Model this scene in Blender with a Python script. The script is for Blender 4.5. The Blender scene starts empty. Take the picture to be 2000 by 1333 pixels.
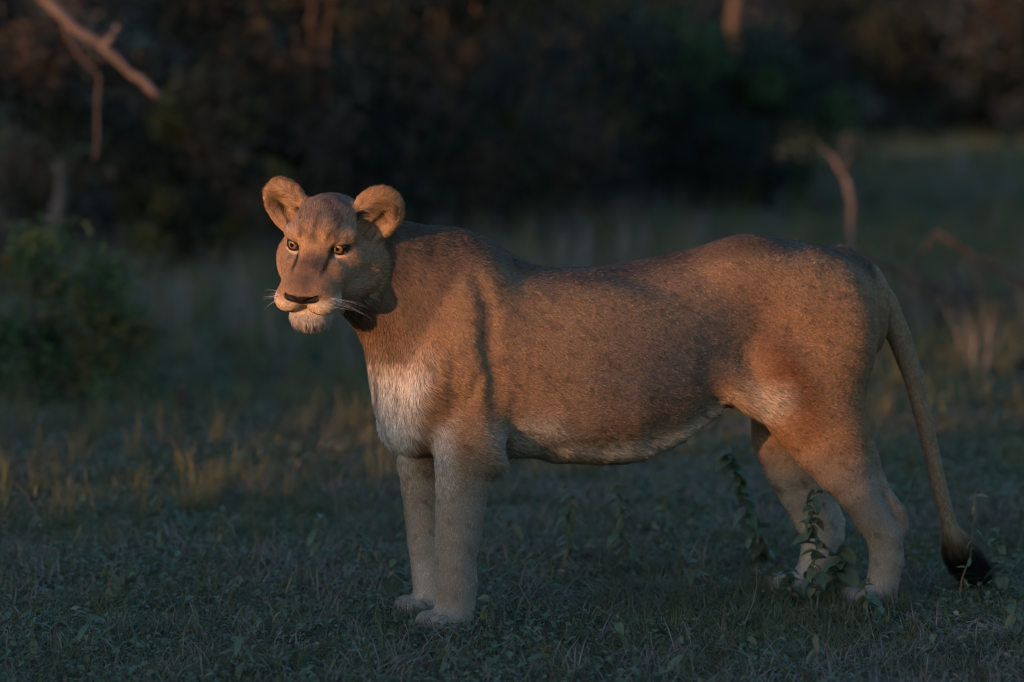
import bpy, bmesh, math, random
import numpy as np
from mathutils import Vector, Matrix

# ------------------------------------------------------------------ camera, sky, sun, exposure
scene = bpy.context.scene
F_PX, CX, CY = 9372.0, 1000.0, 666.5          # focal length and centre in photograph pixels
CAM_LOC = np.array((0.0, -12.0, 1.8))
PITCH = math.radians(5.107)
camd = bpy.data.cameras.new('camera')
cam = bpy.data.objects.new('camera', camd)
scene.collection.objects.link(cam)
cam.location = CAM_LOC
cam.rotation_euler = (math.pi / 2 - PITCH, 0, 0)
camd.sensor_width = 36.0
camd.lens = F_PX / 2000.0 * 36.0
camd.clip_start = 0.5
camd.clip_end = 2000.0
camd.dof.use_dof = True
camd.dof.focus_distance = 11.85
camd.dof.aperture_fstop = 2.35
scene.camera = cam

SUN_EL = math.radians(3.0)
SUN_A = math.radians(47.0)                     # the sun stands to the left of and behind the camera
TO_SUN = Vector((-math.cos(SUN_A) * math.cos(SUN_EL), -math.sin(SUN_A) * math.cos(SUN_EL), math.sin(SUN_EL)))
world = bpy.data.worlds.new('World')
scene.world = world
world.use_nodes = True
wn = world.node_tree.nodes
wn.clear()
w_out = wn.new('ShaderNodeOutputWorld')
w_bg = wn.new('ShaderNodeBackground')
w_sky = wn.new('ShaderNodeTexSky')
w_sky.sky_type = 'NISHITA'
w_sky.sun_disc = False
w_sky.sun_elevation = SUN_EL
# Nishita: rotation 0 puts the sun on +Y, growing clockwise seen from above
w_sky.sun_rotation = math.atan2(TO_SUN.x, TO_SUN.y)
w_sky.air_density = 1.0
w_sky.dust_density = 1.0
w_sky.ozone_density = 2.8
w_bg.inputs['Strength'].default_value = 0.15
world.node_tree.links.new(w_sky.outputs[0], w_bg.inputs[0])
world.node_tree.links.new(w_bg.outputs[0], w_out.inputs[0])

sund = bpy.data.lights.new('sun', 'SUN')
sund.energy = 1.3
sund.angle = math.radians(0.5)
sund.color = (1.0, 0.47, 0.235)
sun = bpy.data.objects.new('sun', sund)
scene.collection.objects.link(sun)
sun.rotation_euler = TO_SUN.to_track_quat('Z', 'Y').to_euler()
sun.location = (-20, -25, 12)

vs = scene.view_settings
vs.view_transform = 'Standard'
vs.look = 'None'
vs.gamma = 1.0
vs.use_curve_mapping = False
vs.exposure = 2.1
scene.render.engine = 'CYCLES'
scene.cycles.use_denoising = True
scene.cycles.use_adaptive_sampling = False
scene.cycles.filter_width = 1.1
scene.cycles.max_bounces = 6
scene.cycles.diffuse_bounces = 3
scene.cycles.transparent_max_bounces = 8
scene.cycles.sample_clamp_indirect = 4.0

RNG = np.random.default_rng(7)
random.seed(7)

# ------------------------------------------------------------------ helpers
CF = np.array((0.0, math.cos(PITCH), -math.sin(PITCH)))
CR = np.array((1.0, 0.0, 0.0))
CU = np.array((0.0, math.sin(PITCH), math.cos(PITCH)))


def ray(px, py):
    return CF + CR * ((px - CX) / F_PX) + CU * ((CY - py) / F_PX)


def ground_at(px, py, z=0.0):
    d = ray(px, py)
    return CAM_LOC + d * ((z - CAM_LOC[2]) / d[2])


def at_depth(px, py, depth):
    """world point seen at that pixel whose distance along +Y from the camera is depth"""
    d = ray(px, py)
    return CAM_LOC + d * (depth / d[1])


def project(P):
    v = P - CAM_LOC
    w = v @ CF
    return CX + F_PX * (v @ CR) / w, CY - F_PX * (v @ CU) / w


def wobble(P, freq, seed, octaves=3):
    """smooth noise in -1..1 from sums of sines"""
    r = np.random.default_rng(seed)
    out = np.zeros(len(P))
    amp, tot = 1.0, 0.0
    for o in range(octaves):
        k = r.normal(size=(6, 3)) * freq * (1.9 ** o)
        ph = r.uniform(0, 6.28, 6)
        out += amp * np.sin(P @ k.T + ph).mean(axis=1) * 1.9
        tot += amp
        amp *= 0.55
    return np.clip(out / tot, -1, 1)


def sstep(x, a, b):
    t = np.clip((x - a) / (b - a), 0, 1)
    return t * t * (3 - 2 * t)


def mixc(c, new, w):
    return c * (1 - w[:, None]) + np.asarray(new)[None, :] * w[:, None]


def tag(o, label=None, cat=None, group=None, kind=None):
    if label: o['label'] = label
    if cat: o['category'] = cat
    if group: o['group'] = group
    if kind: o['kind'] = kind
    return o


def link(name, data, parent=None, loc=None):
    o = bpy.data.objects.new(name, data)
    scene.collection.objects.link(o)
    if loc is not None:
        o.location = loc
    if parent is not None:
        o.parent = parent
    return o


def mesh_np(name, V, F, mat=None, smooth=False):
    me = bpy.data.meshes.new(name)
    me.from_pydata([tuple(v) for v in V], [], [tuple(f) for f in F])
    if mat:
        me.materials.append(mat)
    if smooth:
        me.polygons.foreach_set('use_smooth', [True] * len(me.polygons))
    me.update()
    return me


def new_mat(name):
    m = bpy.data.materials.new(name)
    m.use_nodes = True
    nt = m.node_tree
    return m, nt, nt.nodes['Principled BSDF'], nt.links


def simple_mat(name, col, rough=0.8, var=0.25, scale=20.0, spec=0.2, translucent=0.0, rnd=0.0):
    """colour with soft noise mottling; rnd adds a shift per object"""
    m, nt, b, L = new_mat(name)
    b.inputs['Roughness'].default_value = rough
    b.inputs['Specular IOR Level'].default_value = spec
    tc = nt.nodes.new('ShaderNodeTexCoord')
    nz = nt.nodes.new('ShaderNodeTexNoise')
    nz.inputs['Scale'].default_value = scale
    nz.inputs['Detail'].default_value = 4
    L.new(tc.outputs['Object'], nz.inputs['Vector'])
    ramp = nt.nodes.new('ShaderNodeMapRange')
    ramp.inputs['From Min'].default_value = 0.25
    ramp.inputs['From Max'].default_value = 0.75
    ramp.inputs['To Min'].default_value = 1 - var
    ramp.inputs['To Max'].default_value = 1 + var
    L.new(nz.outputs['Fac'], ramp.inputs['Value'])
    hsv = nt.nodes.new('ShaderNodeHueSaturation')
    hsv.inputs['Color'].default_value = (*col, 1)
    L.new(ramp.outputs[0], hsv.inputs['Value'])
    if rnd:
        oi = nt.nodes.new('ShaderNodeObjectInfo')
        mr = nt.nodes.new('ShaderNodeMapRange')
        mr.inputs['To Min'].default_value = 0.5 - 0.06 * rnd
        mr.inputs['To Max'].default_value = 0.5 + 0.03 * rnd
        L.new(oi.outputs['Random'], mr.inputs['Value'])
        L.new(mr.outputs[0], hsv.inputs['Hue'])
    L.new(hsv.outputs[0], b.inputs['Base Color'])
    if translucent:
        out = nt.nodes['Material Output']
        tr = nt.nodes.new('ShaderNodeBsdfTranslucent')
        L.new(hsv.outputs[0], tr.inputs['Color'])
        mx = nt.nodes.new('ShaderNodeMixShader')
        mx.inputs[0].default_value = translucent
        L.new(b.outputs[0], mx.inputs[1])
        L.new(tr.outputs[0], mx.inputs[2])
        L.new(mx.outputs[0], out.inputs['Surface'])
    return m

# ------------------------------------------------------------------ the lioness
# body frame: s runs from chest to rump, l points to the flank on the camera's side, z is up
def _fit_frame():
    nf, ff = ground_at(872, 1236), ground_at(826, 1206)
    nh, fh = ground_at(1708, 1186), ground_at(1556, 1163)
    front, hind = (nf + ff) / 2, (nh + fh) / 2
    d = hind - front
    th = math.atan2(d[1], d[0])
    return front, th


BO, BTH = _fit_frame()
ES = np.array((math.cos(BTH), math.sin(BTH), 0.0))
EL = np.array((math.sin(BTH), -math.cos(BTH), 0.0))
EZ = np.array((0.0, 0.0, 1.0))
BM = np.stack([ES, EL, EZ])                    # world -> body rows


def to_body(P):
    return (P - BO) @ BM.T


def to_world(Q):
    return Q @ BM + BO


def bpt(px, py, lat):
    """body coordinates of the point seen at a pixel, on the upright plane at that lateral offset"""
    d = ray(px, py)
    t = (lat - (CAM_LOC - BO) @ EL) / (d @ EL)
    return to_body((CAM_LOC + d * t)[None])[0]


def smin(a, b, k):
    h = np.clip(0.5 + 0.5 * (b - a) / k, 0, 1)
    return b * (1 - h) + a * h - k * h * (1 - h)


def smax(a, b, k):
    return -smin(-a, -b, k)


def ell(P, c, r):
    q = P - np.asarray(c)
    r = np.asarray(r, float)
    k0 = np.sqrt(((q / r) ** 2).sum(1)) + 1e-9
    k1 = np.sqrt(((q / (r * r)) ** 2).sum(1)) + 1e-9
    return k0 * (k0 - 1) / k1


def ell_r(P, c, axes, r):
    q = (P - np.asarray(c)) @ np.asarray(axes).T
    return ell(q, (0, 0, 0), r)


def cap(P, a, b, ra, rb):
    a = np.asarray(a, float); b = np.asarray(b, float)
    ab = b - a
    t = np.clip(((P - a) @ ab) / (ab @ ab), 0, 1)
    return np.linalg.norm(P - (a + t[:, None] * ab), axis=1) - (ra + (rb - ra) * t)


def culled(fn, P, lo, hi, far=0.10):
    """evaluate fn only near its bounding box; elsewhere the distance to the box is enough"""
    lo = np.asarray(lo); hi = np.asarray(hi)
    out = np.maximum(np.maximum(lo - P, P - hi).max(1), 0)
    m = out < far
    if m.any():
        out[m] = fn(P[m])
    return out


def tube(P, st, k=0.012):
    a = np.array(st)
    r = a[:, 3:5].max(1)[:, None]
    return culled(lambda p: tube_all(p, st, k), P, (a[:, :3] - r).min(0), (a[:, :3] + r).max(0))


def tube_all(P, st, k=0.012):
    """chain of stations (s, l, z, radius in the s-z plane, radius across)"""
    out = None
    for a, b in zip(st[:-1], st[1:]):
        a = np.asarray(a); b = np.asarray(b)
        u = np.array((b[0] - a[0], b[2] - a[2]))
        w0, w1 = P[:, 0] - a[0], P[:, 2] - a[2]
        t = np.clip((w0 * u[0] + w1 * u[1]) / (u @ u + 1e-12), 0, 1)
        q2 = (w0 - t * u[0]) ** 2 + (w1 - t * u[1]) ** 2
        ra = a[3] + (b[3] - a[3]) * t
        rl = a[4] + (b[4] - a[4]) * t
        dl = P[:, 1] - (a[1] + (b[1] - a[1]) * t)
        rho = np.sqrt(q2 / ra ** 2 + dl ** 2 / rl ** 2)
        d = (rho - 1) * np.minimum(ra, rl)
        out = d if out is None else smin(out, d, k)
    return out


def chain(rows):
    """rows of (px, py, lat, ra, rl) -> body stations"""
    return [(*bpt(r[0], r[1], r[2]), r[3], r[4]) for r in rows]


# torso: px of the middle, top px, bottom px, half width
TORSO = [(762, 705, 810, .050), (778, 655, 858, .095), (805, 585, 880, .135), (840, 520, 888, .158), (890, 478, 890, .168),
         (940, 482, 890, .172), (985, 508, 891, .170), (1030, 521, 892, .180), (1100, 525, 893, .192), (1200, 519, 893, .194),
         (1300, 501, 856, .176), (1380, 480, 802, .146), (1450, 467, 782, .132), (1520, 466, 775, .140), (1580, 474, 756, .145),
         (1630, 490, 735, .132), (1670, 512, 715, .108), (1695, 540, 690, .075)]
_ts, _tt, _tb, _tw = [], [], [], []
for px, tp, bp, hw in TORSO:
    a = bpt(px, tp, 0); b = bpt(px, bp, 0)
    _ts.append((a[0] + b[0]) / 2); _tt.append(a[2]); _tb.append(b[2]); _tw.append(hw)
_fine = np.linspace(_ts[0], _ts[-1], 240)
_k = np.exp(-np.linspace(-2, 2, 15) ** 2); _k /= _k.sum()


def _smooth_tab(v):
    y = np.interp(_fine, _ts, v)
    return np.convolve(np.pad(y, 7, mode='edge'), _k, mode='valid')


T_TOP, T_BOT, T_HW = _smooth_tab(_tt), _smooth_tab(_tb), _smooth_tab(_tw)


def torso_sdf(P):
    s = P[:, 0]
    sc = np.clip(s, _fine[0], _fine[-1])
    top, bot, hw = (np.interp(sc, _fine, t) for t in (T_TOP, T_BOT, T_HW))
    hh = (top - bot) / 2
    zc = (top + bot) / 2
    zz = (P[:, 2] - zc) / hh
    hw_z = hw * (1 - 0.10 * np.clip(zz, 0, 1) ** 2)          # a little narrower towards the spine
    rho = (np.abs(P[:, 1] / hw_z) ** 2.25 + np.abs(zz) ** 2.25) ** (1 / 2.25)
    d = (rho - 1) * np.minimum(hh, hw)
    over = np.maximum(np.maximum(_fine[0] - s, s - _fine[-1]), 0)
    return np.where(over > 0, np.sqrt(np.maximum(d + 0.03, 0) ** 2 + over ** 2) - 0.03, d)


NECK = chain([(905, 622, .0, .165, .135), (850, 592, .0, .168, .135), (798, 552, -.005, .142, .118), (752, 526, -.005, .114, .092), (708, 500, .02, .092, .075)])
THROAT = chain([(825, 690, .0, .10, .10), (772, 635, .005, .075, .080), (718, 590, .01, .06, .065)])
NEAR_FORE = chain([(915, 850, .125, .085, .062), (908, 905, .13, .074, .060), (904, 950, .132, .067, .058), (899, 1000, .133, .062, .054),
                   (895, 1050, .133, .058, .052), (890, 1095, .133, .051, .049), (891, 1140, .133, .0535, .051), (890, 1185, .133, .047, .049), (884, 1212, .135, .046, .052)])
NEAR_FPAW = chain([(886, 1218, .135, .042, .054), (864, 1224, .136, .041, .060), (843, 1232, .136, .033, .056)])
FAR_FORE = chain([(838, 850, -.115, .080, .060), (831, 905, -.12, .069, .058), (832, 950, -.125, .064, .056), (836, 1000, -.128, .060, .052),
                  (839, 1060, -.13, .056, .050), (844, 1120, -.13, .051, .048), (845, 1160, -.13, .049, .048), (843, 1186, -.13, .046, .050)])
FAR_FPAW = chain([(842, 1192, -.13, .042, .054), (820, 1199, -.131, .041, .060), (799, 1206, -.131, .033, .056)])
NEAR_HIND = chain([(1585, 640, .075, .140, .080), (1588, 740, .09, .140, .082), (1600, 805, .10, .130, .078), (1625, 860, .11, .106, .072), (1648, 905, .115, .086, .064),
                   (1671, 955, .12, .058, .050), (1699, 1005, .122, .045, .042), (1728, 1048, .124, .047, .042), (1732, 1095, .126, .044, .040), (1724, 1140, .128, .040, .040), (1718, 1165, .128, .039, .042)])
NEAR_ACH = chain([(1686, 880, .11, .036, .030), (1714, 945, .118, .022, .022), (1752, 1000, .122, .020, .022), (1756, 1030, .124, .025, .028)])
NEAR_HPAW = chain([(1720, 1170, .128, .038, .044), (1692, 1178, .128, .036, .050), (1672, 1184, .128, .027, .046)])
FAR_HIND = chain([(1560, 700, -.07, .125, .080), (1545, 780, -.09, .115, .078), (1540, 850, -.10, .098, .07), (1550, 905, -.11, .082, .062),
                  (1570, 955, -.115, .068, .054), (1590, 1005, -.12, .058, .046), (1604, 1045, -.12, .052, .042), (1598, 1085, -.12, .045, .040), (1584, 1122, -.12, .041, .040), (1576, 1142, -.12, .039, .042)])
FAR_ACH = chain([(1590, 900, -.11, .035, .028), (1612, 965, -.115, .026, .024), (1632, 1020, -.12, .022, .022), (1630, 1046, -.12, .026, .028)])
FAR_HPAW = chain([(1576, 1146, -.12, .038, .044), (1554, 1153, -.12, .036, .050), (1538, 1159, -.12, .027, .046)])
TAIL = chain([(1640, 512, .0, .046, .040), (1690, 545, .0, .042, .036), (1727, 596, .0, .036, .032), (1757, 660, .0, .030, .028), (1782, 730, .0, .0255, .025),
              (1800, 800, .0, .022, .022), (1818, 880, .0, .0195, .0195), (1836, 960, .0, .019, .019), (1855, 1030, .0, .019, .019), (1878, 1074, .0, .019, .019),
              (1897, 1104, .0, .017, .017), (1908, 1126, .0, .009, .009)])


def bell(rows):
    px, py, lat, r = rows
    return bpt(px, py, lat), r


def brot(deg):
    """axes of an ellipsoid turned in the s-z plane: first axis tilts upward towards the rump by deg"""
    a = math.radians(deg)
    return np.array(((math.cos(a), 0, math.sin(a)), (0, 1, 0), (-math.sin(a), 0, math.cos(a))))


# muscles: (px, py, lat, tilt, (length, across, thickness)), blend
MUSCLES = [
    ((912, 600, .110), 62, (.130, .058, .078), .05),      # shoulder blade
    ((925, 530, .050), 30, (.070, .050, .045), .04),      # withers
    ((858, 735, .110), 55, (.120, .066, .085), .05),      # point of the shoulder, upper arm
    ((922, 740, .132), 100, (.150, .056, .060), .04),     # triceps
    ((940, 868, .135), 112, (.066, .045, .042), .03),     # elbow
    ((958, 902, .120), 40, (.034, .035, .028), .02),
    ((850, 620, .080), 60, (.140, .060, .080), .06),      # neck to shoulder
    ((815, 810, .040), 75, (.095, .080, .068), .05),      # breast
    ((786, 805, -.07), 80, (.095, .070, .058), .05),
    ((850, 735, -.10), 55, (.120, .066, .085), .05),
    ((1560, 560, .090), 10, (.130, .055, .085), .05),     # hip
    ((1645, 600, .085), 100, (.110, .055, .060), .05),    # buttock
    ((1645, 670, .095), 85, (.130, .060, .082), .05),
    ((1530, 750, .118), -62, (.140, .052, .075), .04),
    ((1455, 520, .070), 15, (.090, .050, .060), .08),     # point of the hip
    ((1110, 690, .116), 5, (.220, .055, .160), .10),      # ribs    # front of the thigh
    ((1452, 765, .118), -40, (.095, .022, .035), .05),    # flank fold
    ((1645, 620, -.08), 95, (.120, .055, .070), .05),
]
MUS = [(bpt(*c), brot(t), r, k) for c, t, r, k in MUSCLES]

# ---- head frame in centimetres: x to her left (towards the camera side), y to the nose, z up; origin between the eyes
H_YAW, H_PIT, H_ROL = math.radians(18.5), math.radians(13), math.radians(4)
HEAD_O = to_world(bpt(616, 483, .115)[None])[0]
_f0 = np.array((-math.sin(H_YAW), -math.cos(H_YAW), 0.0))
_r0 = np.array((math.cos(H_YAW), -math.sin(H_YAW), 0.0))
HF = _f0 * math.cos(H_PIT) - EZ * math.sin(H_PIT)
_u0 = EZ * math.cos(H_PIT) + _f0 * math.sin(H_PIT)
HR = _r0 * math.cos(H_ROL) - _u0 * math.sin(H_ROL)
HU = _u0 * math.cos(H_ROL) + _r0 * math.sin(H_ROL)
HM = np.stack([HR, HF, HU])


def to_head(W):
    return ((W - HEAD_O) @ HM.T) * 100.0


def head_to_world(Q):
    return (np.asarray(Q) / 100.0) @ HM + HEAD_O


EYE_C = np.array((5.9, -2.0, -0.1))
EYE_R = 1.95
_ef = np.array((0.34, 0.94, -0.03)); _ef /= np.linalg.norm(_ef)
_eu = np.array((0.94, -0.34, 0.16)); _eu -= _ef * (_eu @ _ef); _eu /= np.linalg.norm(_eu)   # along the slit, outwards and up
_ev = np.cross(_eu, _ef); _ev *= np.sign(_ev[2])
E_AX = np.stack([_eu, _ef, _ev])

EAR_C = np.array((11.6, -12.4, 5.6))
_au = np.array((0.58, -0.10, 0.80)); _au /= np.linalg.norm(_au)
_an = np.array((0.24, 0.95, 0.05)); _an -= _au * (_an @ _au); _an /= np.linalg.norm(_an)
_aw = np.cross(_an, _au)
EAR_AX = np.stack([_aw, _an, _au])             # across, out of the opening, towards the tip


def mirror(Q):
    """fold onto one half; the muzzle is a little shorter and lower than the plain coordinates say"""
    M = Q.copy(); M[:, 0] = np.abs(M[:, 0])
    f = np.maximum(Q[:, 1] + 1.0, 0)
    M[:, 1] = Q[:, 1] + f * 0.22
    M[:, 2] = Q[:, 2] + f * 0.13
    return M


def eye_open(M):
    """negative inside the almond opening between the lids (cm)"""
    q = (M - EYE_C) @ E_AX.T
    u, v = q[:, 0], q[:, 2]
    w = np.clip(np.abs(u) / 2.0, 0, 1.4)
    up = 0.66 * (1 - w ** 2.6)
    lo = -0.78 * (1 - w ** 1.9)
    return np.maximum(np.maximum(v - up, lo - v), np.abs(u) - 2.05), q


def ear_sdf(M):
    outer = ell_r(M, EAR_C, EAR_AX, (6.1, 2.2, 7.5))
    inner = ell_r(M, EAR_C + _an * 2.5 - _au * 0.2 + _aw * .3, EAR_AX, (4.7, 2.6, 6.1))
    canal = cap(M, EAR_C + _an * 0.7 + _au * 1.2 + _aw * 0.9, EAR_C - _au * 5.6 + _an * 1.0 + _aw * 1.5, 1.7, 1.3)
    return outer, np.minimum(inner, canal)


LIP = [(0.0, 12.7, -12.8), (2.4, 12.1, -13.15), (5.0, 9.9, -13.3), (7.0, 6.2, -12.9), (7.6, 3.0, -12.4)]


def lip_dist(M):
    d = None
    for a, b in zip(LIP[:-1], LIP[1:]):
        c = cap(M, a, b, 0, 0)
        d = c if d is None else np.minimum(d, c)
    return d


def head_sdf(Q):
    M = mirror(Q)
    d = ell(M, (0, -11, 0.8), (9.6, 11, 9.2))
    d = smin(d, ell(M, (0, -3.6, 1.2), (7.4, 6.0, 5.6)), 3.0)
    d = smin(d, cap(M, (3.0, -1.2, 2.5), (7.6, -3.9, 2.3), 1.9, 1.9), 1.5)
    d = smin(d, ell(M, (7.5, -7.0, -4.2), (3.9, 6.0, 4.4)), 2.6)
    d = smin(d, ell(M, (9.4, -10.8, -7.4), (4.5, 5.0, 6.8)), 2.4)
    d = smin(d, ell(M, (5.5, -7, -10.5), (5.2, 8.0, 5.0)), 3.0)
    br = cap(M, (0, -1.0, -1.2), (0, 6.5, -5.1), 3.4, 3.4)
    br = smin(br, cap(M, (0, 6.5, -5.1), (0, 11.2, -7.4), 3.4, 3.2), 1.0)
    br = smin(br, cap(M, (1.9, 1.0, -3.6), (2.7, 10.6, -7.3), 2.6, 2.3), 1.2)
    d = smin(d, br, 2.4)
    d = smin(d, ell(M, (5.6, 0.5, -6.2), (3.0, 5.5, 3.6)), 2.6)
    d = smin(d, ell(M, (3.9, 6.0, -9.0), (3.4, 6.2, 4.6)), 1.8)
    d = smin(d, ell(M, (4.2, 7.2, -10.7), (4.2, 5.7, 3.2)), 1.6)
    d = smin(d, ell(M, (0, 12.1, -7.8), (4.5, 2.1, 1.9)), 0.8)
    lower = smin(ell(M, (0, 6.4, -15.2), (4.5, 3.9, 1.8)), cap(M, (1.2, 4.5, -14.3), (3.5, -9, -12.5), 3.6, 4.2), 2.5)
    d = smin(d, lower, 0.7)
    # mouth line, philtrum, nostrils
    d = smax(d, -(lip_dist(M) - 0.60), 0.35)
    d = smax(d, -cap(M, (0, 14.3, -9.3), (0, 13.3, -13.0), 0.28, 0.30), 0.3)
    d = smax(d, -cap(M, (1.3, 14.3, -8.9), (3.9, 13.0, -8.0), 0.42, 0.50), 0.35)
    # eye socket, lids, opening
    d = smax(d, -ell(M, EYE_C + _ef * 2.6 + np.array((-.5, 0, -.2)), (2.4, 2.0, 1.7)), 1.4)
    d = smin(d, np.linalg.norm(M - EYE_C, axis=1) - 2.22, 0.7)
    op, q = eye_open(M)
    d = smax(d, -np.maximum(op, 0.9 - q[:, 1]), 0.12)
    return d


def head_full(Q):
    M = mirror(Q)
    outer, inner = ear_sdf(M)
    base = ell_r(M, (9.2, -11.8, 2.5), EAR_AX, (3.6, 2.4, 5.0))
    d = smin(smin(head_sdf(Q), base, 2.5), outer, 1.6)
    return smax(d, -inner, 0.5)


def parts_sdf(P):
    """distances to the main masses, used for blending and for the lie of the coat"""
    return dict(torso=torso_sdf(P), neck=smin(tube(P, NECK, .03), tube(P, THROAT, .03), .06),
                nf=tube(P, NEAR_FORE, .005), ff=tube(P, FAR_FORE, .005), nh=tube(P, NEAR_HIND, .008), fh=tube(P, FAR_HIND, .008), tail=tube(P, TAIL, .003))


def body_sdf(P):
    q = parts_sdf(P)
    d = smin(q['torso'], q['neck'], .09)
    for c, ax, r, k in MUS:
        d = smin(d, culled(lambda p: ell_r(p, c, ax, r), P, c - max(r), c + max(r), max(.10, 1.8 * k)), k)
    # hanging fold under the belly, crease behind the shoulder, groove in front of the shoulder blade
    d = smin(d, tube(P, FOLD, .003), .04)
    for st, k in CREASE:
        d = smax(d, -tube(P, st, .01), k)
    for leg, pw, k in ((q['nf'], NEAR_FPAW, .035), (q['ff'], FAR_FPAW, .035)):
        d = smin(d, smin(leg, paw(P, pw), .02), k)
    for leg, ach, pw in ((q['nh'], NEAR_ACH, NEAR_HPAW), (q['fh'], FAR_ACH, FAR_HPAW)):
        d = smin(d, smin(smin(leg, tube(P, ach), .014), paw(P, pw), .02), .045)
    d = smin(d, q['tail'], .025)
    hq = to_head(to_world(P))
    m = np.linalg.norm(hq - np.array((0, -5, -2)), axis=1) < 27
    if m.any():
        hd = head_full(hq[m]) / 100.0
        d[m] = _join_head(d[m], hd, hq[m])
    return d


def _join_head(b, h, hq):
    # no blending near the ears and the front of the face, generous blending at the nape and throat
    k = 0.008 + 0.022 * sstep(-hq[:, 1], 6, 16) * (1 - sstep(hq[:, 2], 1, 6))
    return smin(b, h, k)


def paw(P, st):
    a = np.array(st)[:, :3]
    return culled(lambda p: paw_all(p, st), P, a.min(0) - .075, a.max(0) + .075)


def paw_all(P, st):
    d = tube_all(P, st, .015)
    # four toes side by side at the front
    (s0, l0, z0, _, _), (s1, l1, z1, _, _) = st[1], st[2]
    u = np.array((s1 - s0, 0, 0)); u /= np.linalg.norm(u)
    for i, off in enumerate((-.044, -.0155, .0155, .044)):
        fwd = 0.006 if i in (1, 2) else -0.008
        c = np.array((s1, l1 + off, max(z1, .026))) + u * fwd
        d = smin(d, ell(P, c, (.033, .0180, .027)), .005)
    return d


FOLD = chain([(1080, 878, .0, .018, .07), (1160, 884, .0, .020, .08), (1235, 880, .0, .022, .08), (1310, 846, .0, .020, .07), (1370, 802, .0, .018, .06)])
CREASE = [(chain([(940, 545, .185, .006, .008), (958, 610, .200, .008, .010), (957, 670, .206, .011, .012), (973, 745, .212, .012, .014), (974, 838, .206, .014, .017)]), .038),
          (chain([(905, 860, .200, .005, .010), (925, 790, .212, .007, .010), (938, 740, .212, .006, .010)]), .024),
          (chain([(1704, 880, .172, .008, .012), (1722, 950, .166, .010, .012), (1742, 1005, .164, .008, .010)]), .018)]


def surface_nets(f, lo, hi, h):
    n = np.ceil((hi - lo) / h / 8).astype(int) * 8 + 1
    nb = (n - 1) // 8
    D = np.full(n, 1.0, np.float32)
    bc = np.stack(np.meshgrid(*[np.arange(k) for k in nb], indexing='ij'), -1).reshape(-1, 3)
    cen = lo + (bc * 8 + 4) * h
    dc = f(cen)
    lim = 4 * h * 1.74 + 0.030
    keep = np.abs(dc) < lim
    for b in bc[(~keep) & (dc < 0)]:
        D[b[0] * 8:b[0] * 8 + 9, b[1] * 8:b[1] * 8 + 9, b[2] * 8:b[2] * 8 + 9] = -1.0
    off = np.stack(np.meshgrid(*[np.arange(9)] * 3, indexing='ij'), -1).reshape(-1, 3)
    kb = bc[keep]
    for i in range(0, len(kb), 400):
        idx = (kb[i:i + 400, None, :] * 8 + off[None]).reshape(-1, 3)
        D[idx[:, 0], idx[:, 1], idx[:, 2]] = f(lo + idx * h)
    inside = D < 0
    cnt = np.zeros(n - 1, np.uint8)
    acc = np.zeros((*(n - 1), 3), np.float32)
    sl = lambda o, ax=None: tuple(slice(o[a], (n[a] - 1 + o[a])) for a in range(3))
    for ax in range(3):
        o1 = [(i, j) for i in (0, 1) for j in (0, 1)]
        for i, j in o1:
            a = [0, 0, 0]; oth = [k for k in range(3) if k != ax]
            a[oth[0]], a[oth[1]] = i, j
            b = list(a); b[ax] = 1
            A, B = D[sl(a)], D[sl(b)]
            cr = (A < 0) != (B < 0)
            t = np.where(cr, A / np.where(cr, A - B, 1), 0)
            cnt += cr
            for k in range(3):
                acc[..., k] += np.where(cr, (a[k] + (t if k == ax else 0)), 0)
    cells = np.argwhere(cnt > 0)
    vid = np.full(n - 1, -1, np.int32)
    vid[tuple(cells.T)] = np.arange(len(cells))
    V = lo + (cells + acc[tuple(cells.T)] / cnt[tuple(cells.T)][:, None]) * h
    faces = []
    for ax in range(3):
        b, c = (ax + 1) % 3, (ax + 2) % 3
        s0 = [slice(1, n[k] - 1) for k in range(3)]; s0[ax] = slice(0, n[ax] - 1)
        s1 = list(s0); s1[ax] = slice(1, n[ax])
        A, B = inside[tuple(s0)], inside[tuple(s1)]
        e = np.argwhere(A != B)
        st = A[tuple(e.T)]
        base = e.copy()
        for k in range(3):
            if k != ax: base[:, k] += 1
        q = []
        for db, dc_ in ((-1, -1), (0, -1), (0, 0), (-1, 0)):
            cc = base.copy(); cc[:, b] += db; cc[:, c] += dc_
            q.append(vid[tuple(cc.T)])
        q = np.stack(q, 1)
        q[~st] = q[~st][:, ::-1]
        faces.append(q)
    return V, np.concatenate(faces)


def snap(f, P, it=3, mx=0.004, e=0.0006):
    for _ in range(it):
        d = f(P)
        g = np.zeros_like(P)
        for k in range(3):
            o = np.zeros(3); o[k] = e
            g[:, k] = (f(P + o) - d) / e
        gg = np.maximum((g * g).sum(1), 0.05)
        step = np.clip(-d / gg, -mx, mx)
        P = P + g * step[:, None]
    return P


def build_lioness_mesh():
    lo = np.array((-0.62, -0.36, -0.012)); hi = np.array((1.58, 0.40, 1.16))
    V, Fq = surface_nets(body_sdf, lo, hi, 0.0062)
    V = snap(body_sdf, V, 1)
    # refine the face and the ears
    for rad, cen, it in ((21.0, (0, -3.0, -3.0), 1), (11.0, (0, 6.5, -6.0), 2)):
        W = to_head(to_world(V))
        cenq = W[Fq].mean(1)
        pick = (np.linalg.norm(cenq - np.array(cen), axis=1) < rad) & (Fq[:, 2] != Fq[:, 3])
        V, Fq = subdivide(V, Fq, pick)
        W = to_head(to_world(V))
        m = np.linalg.norm(W - np.array(cen), axis=1) < rad + 2
        V[m] = snap(body_sdf, V[m], it, 0.002)
    return V, Fq


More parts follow.
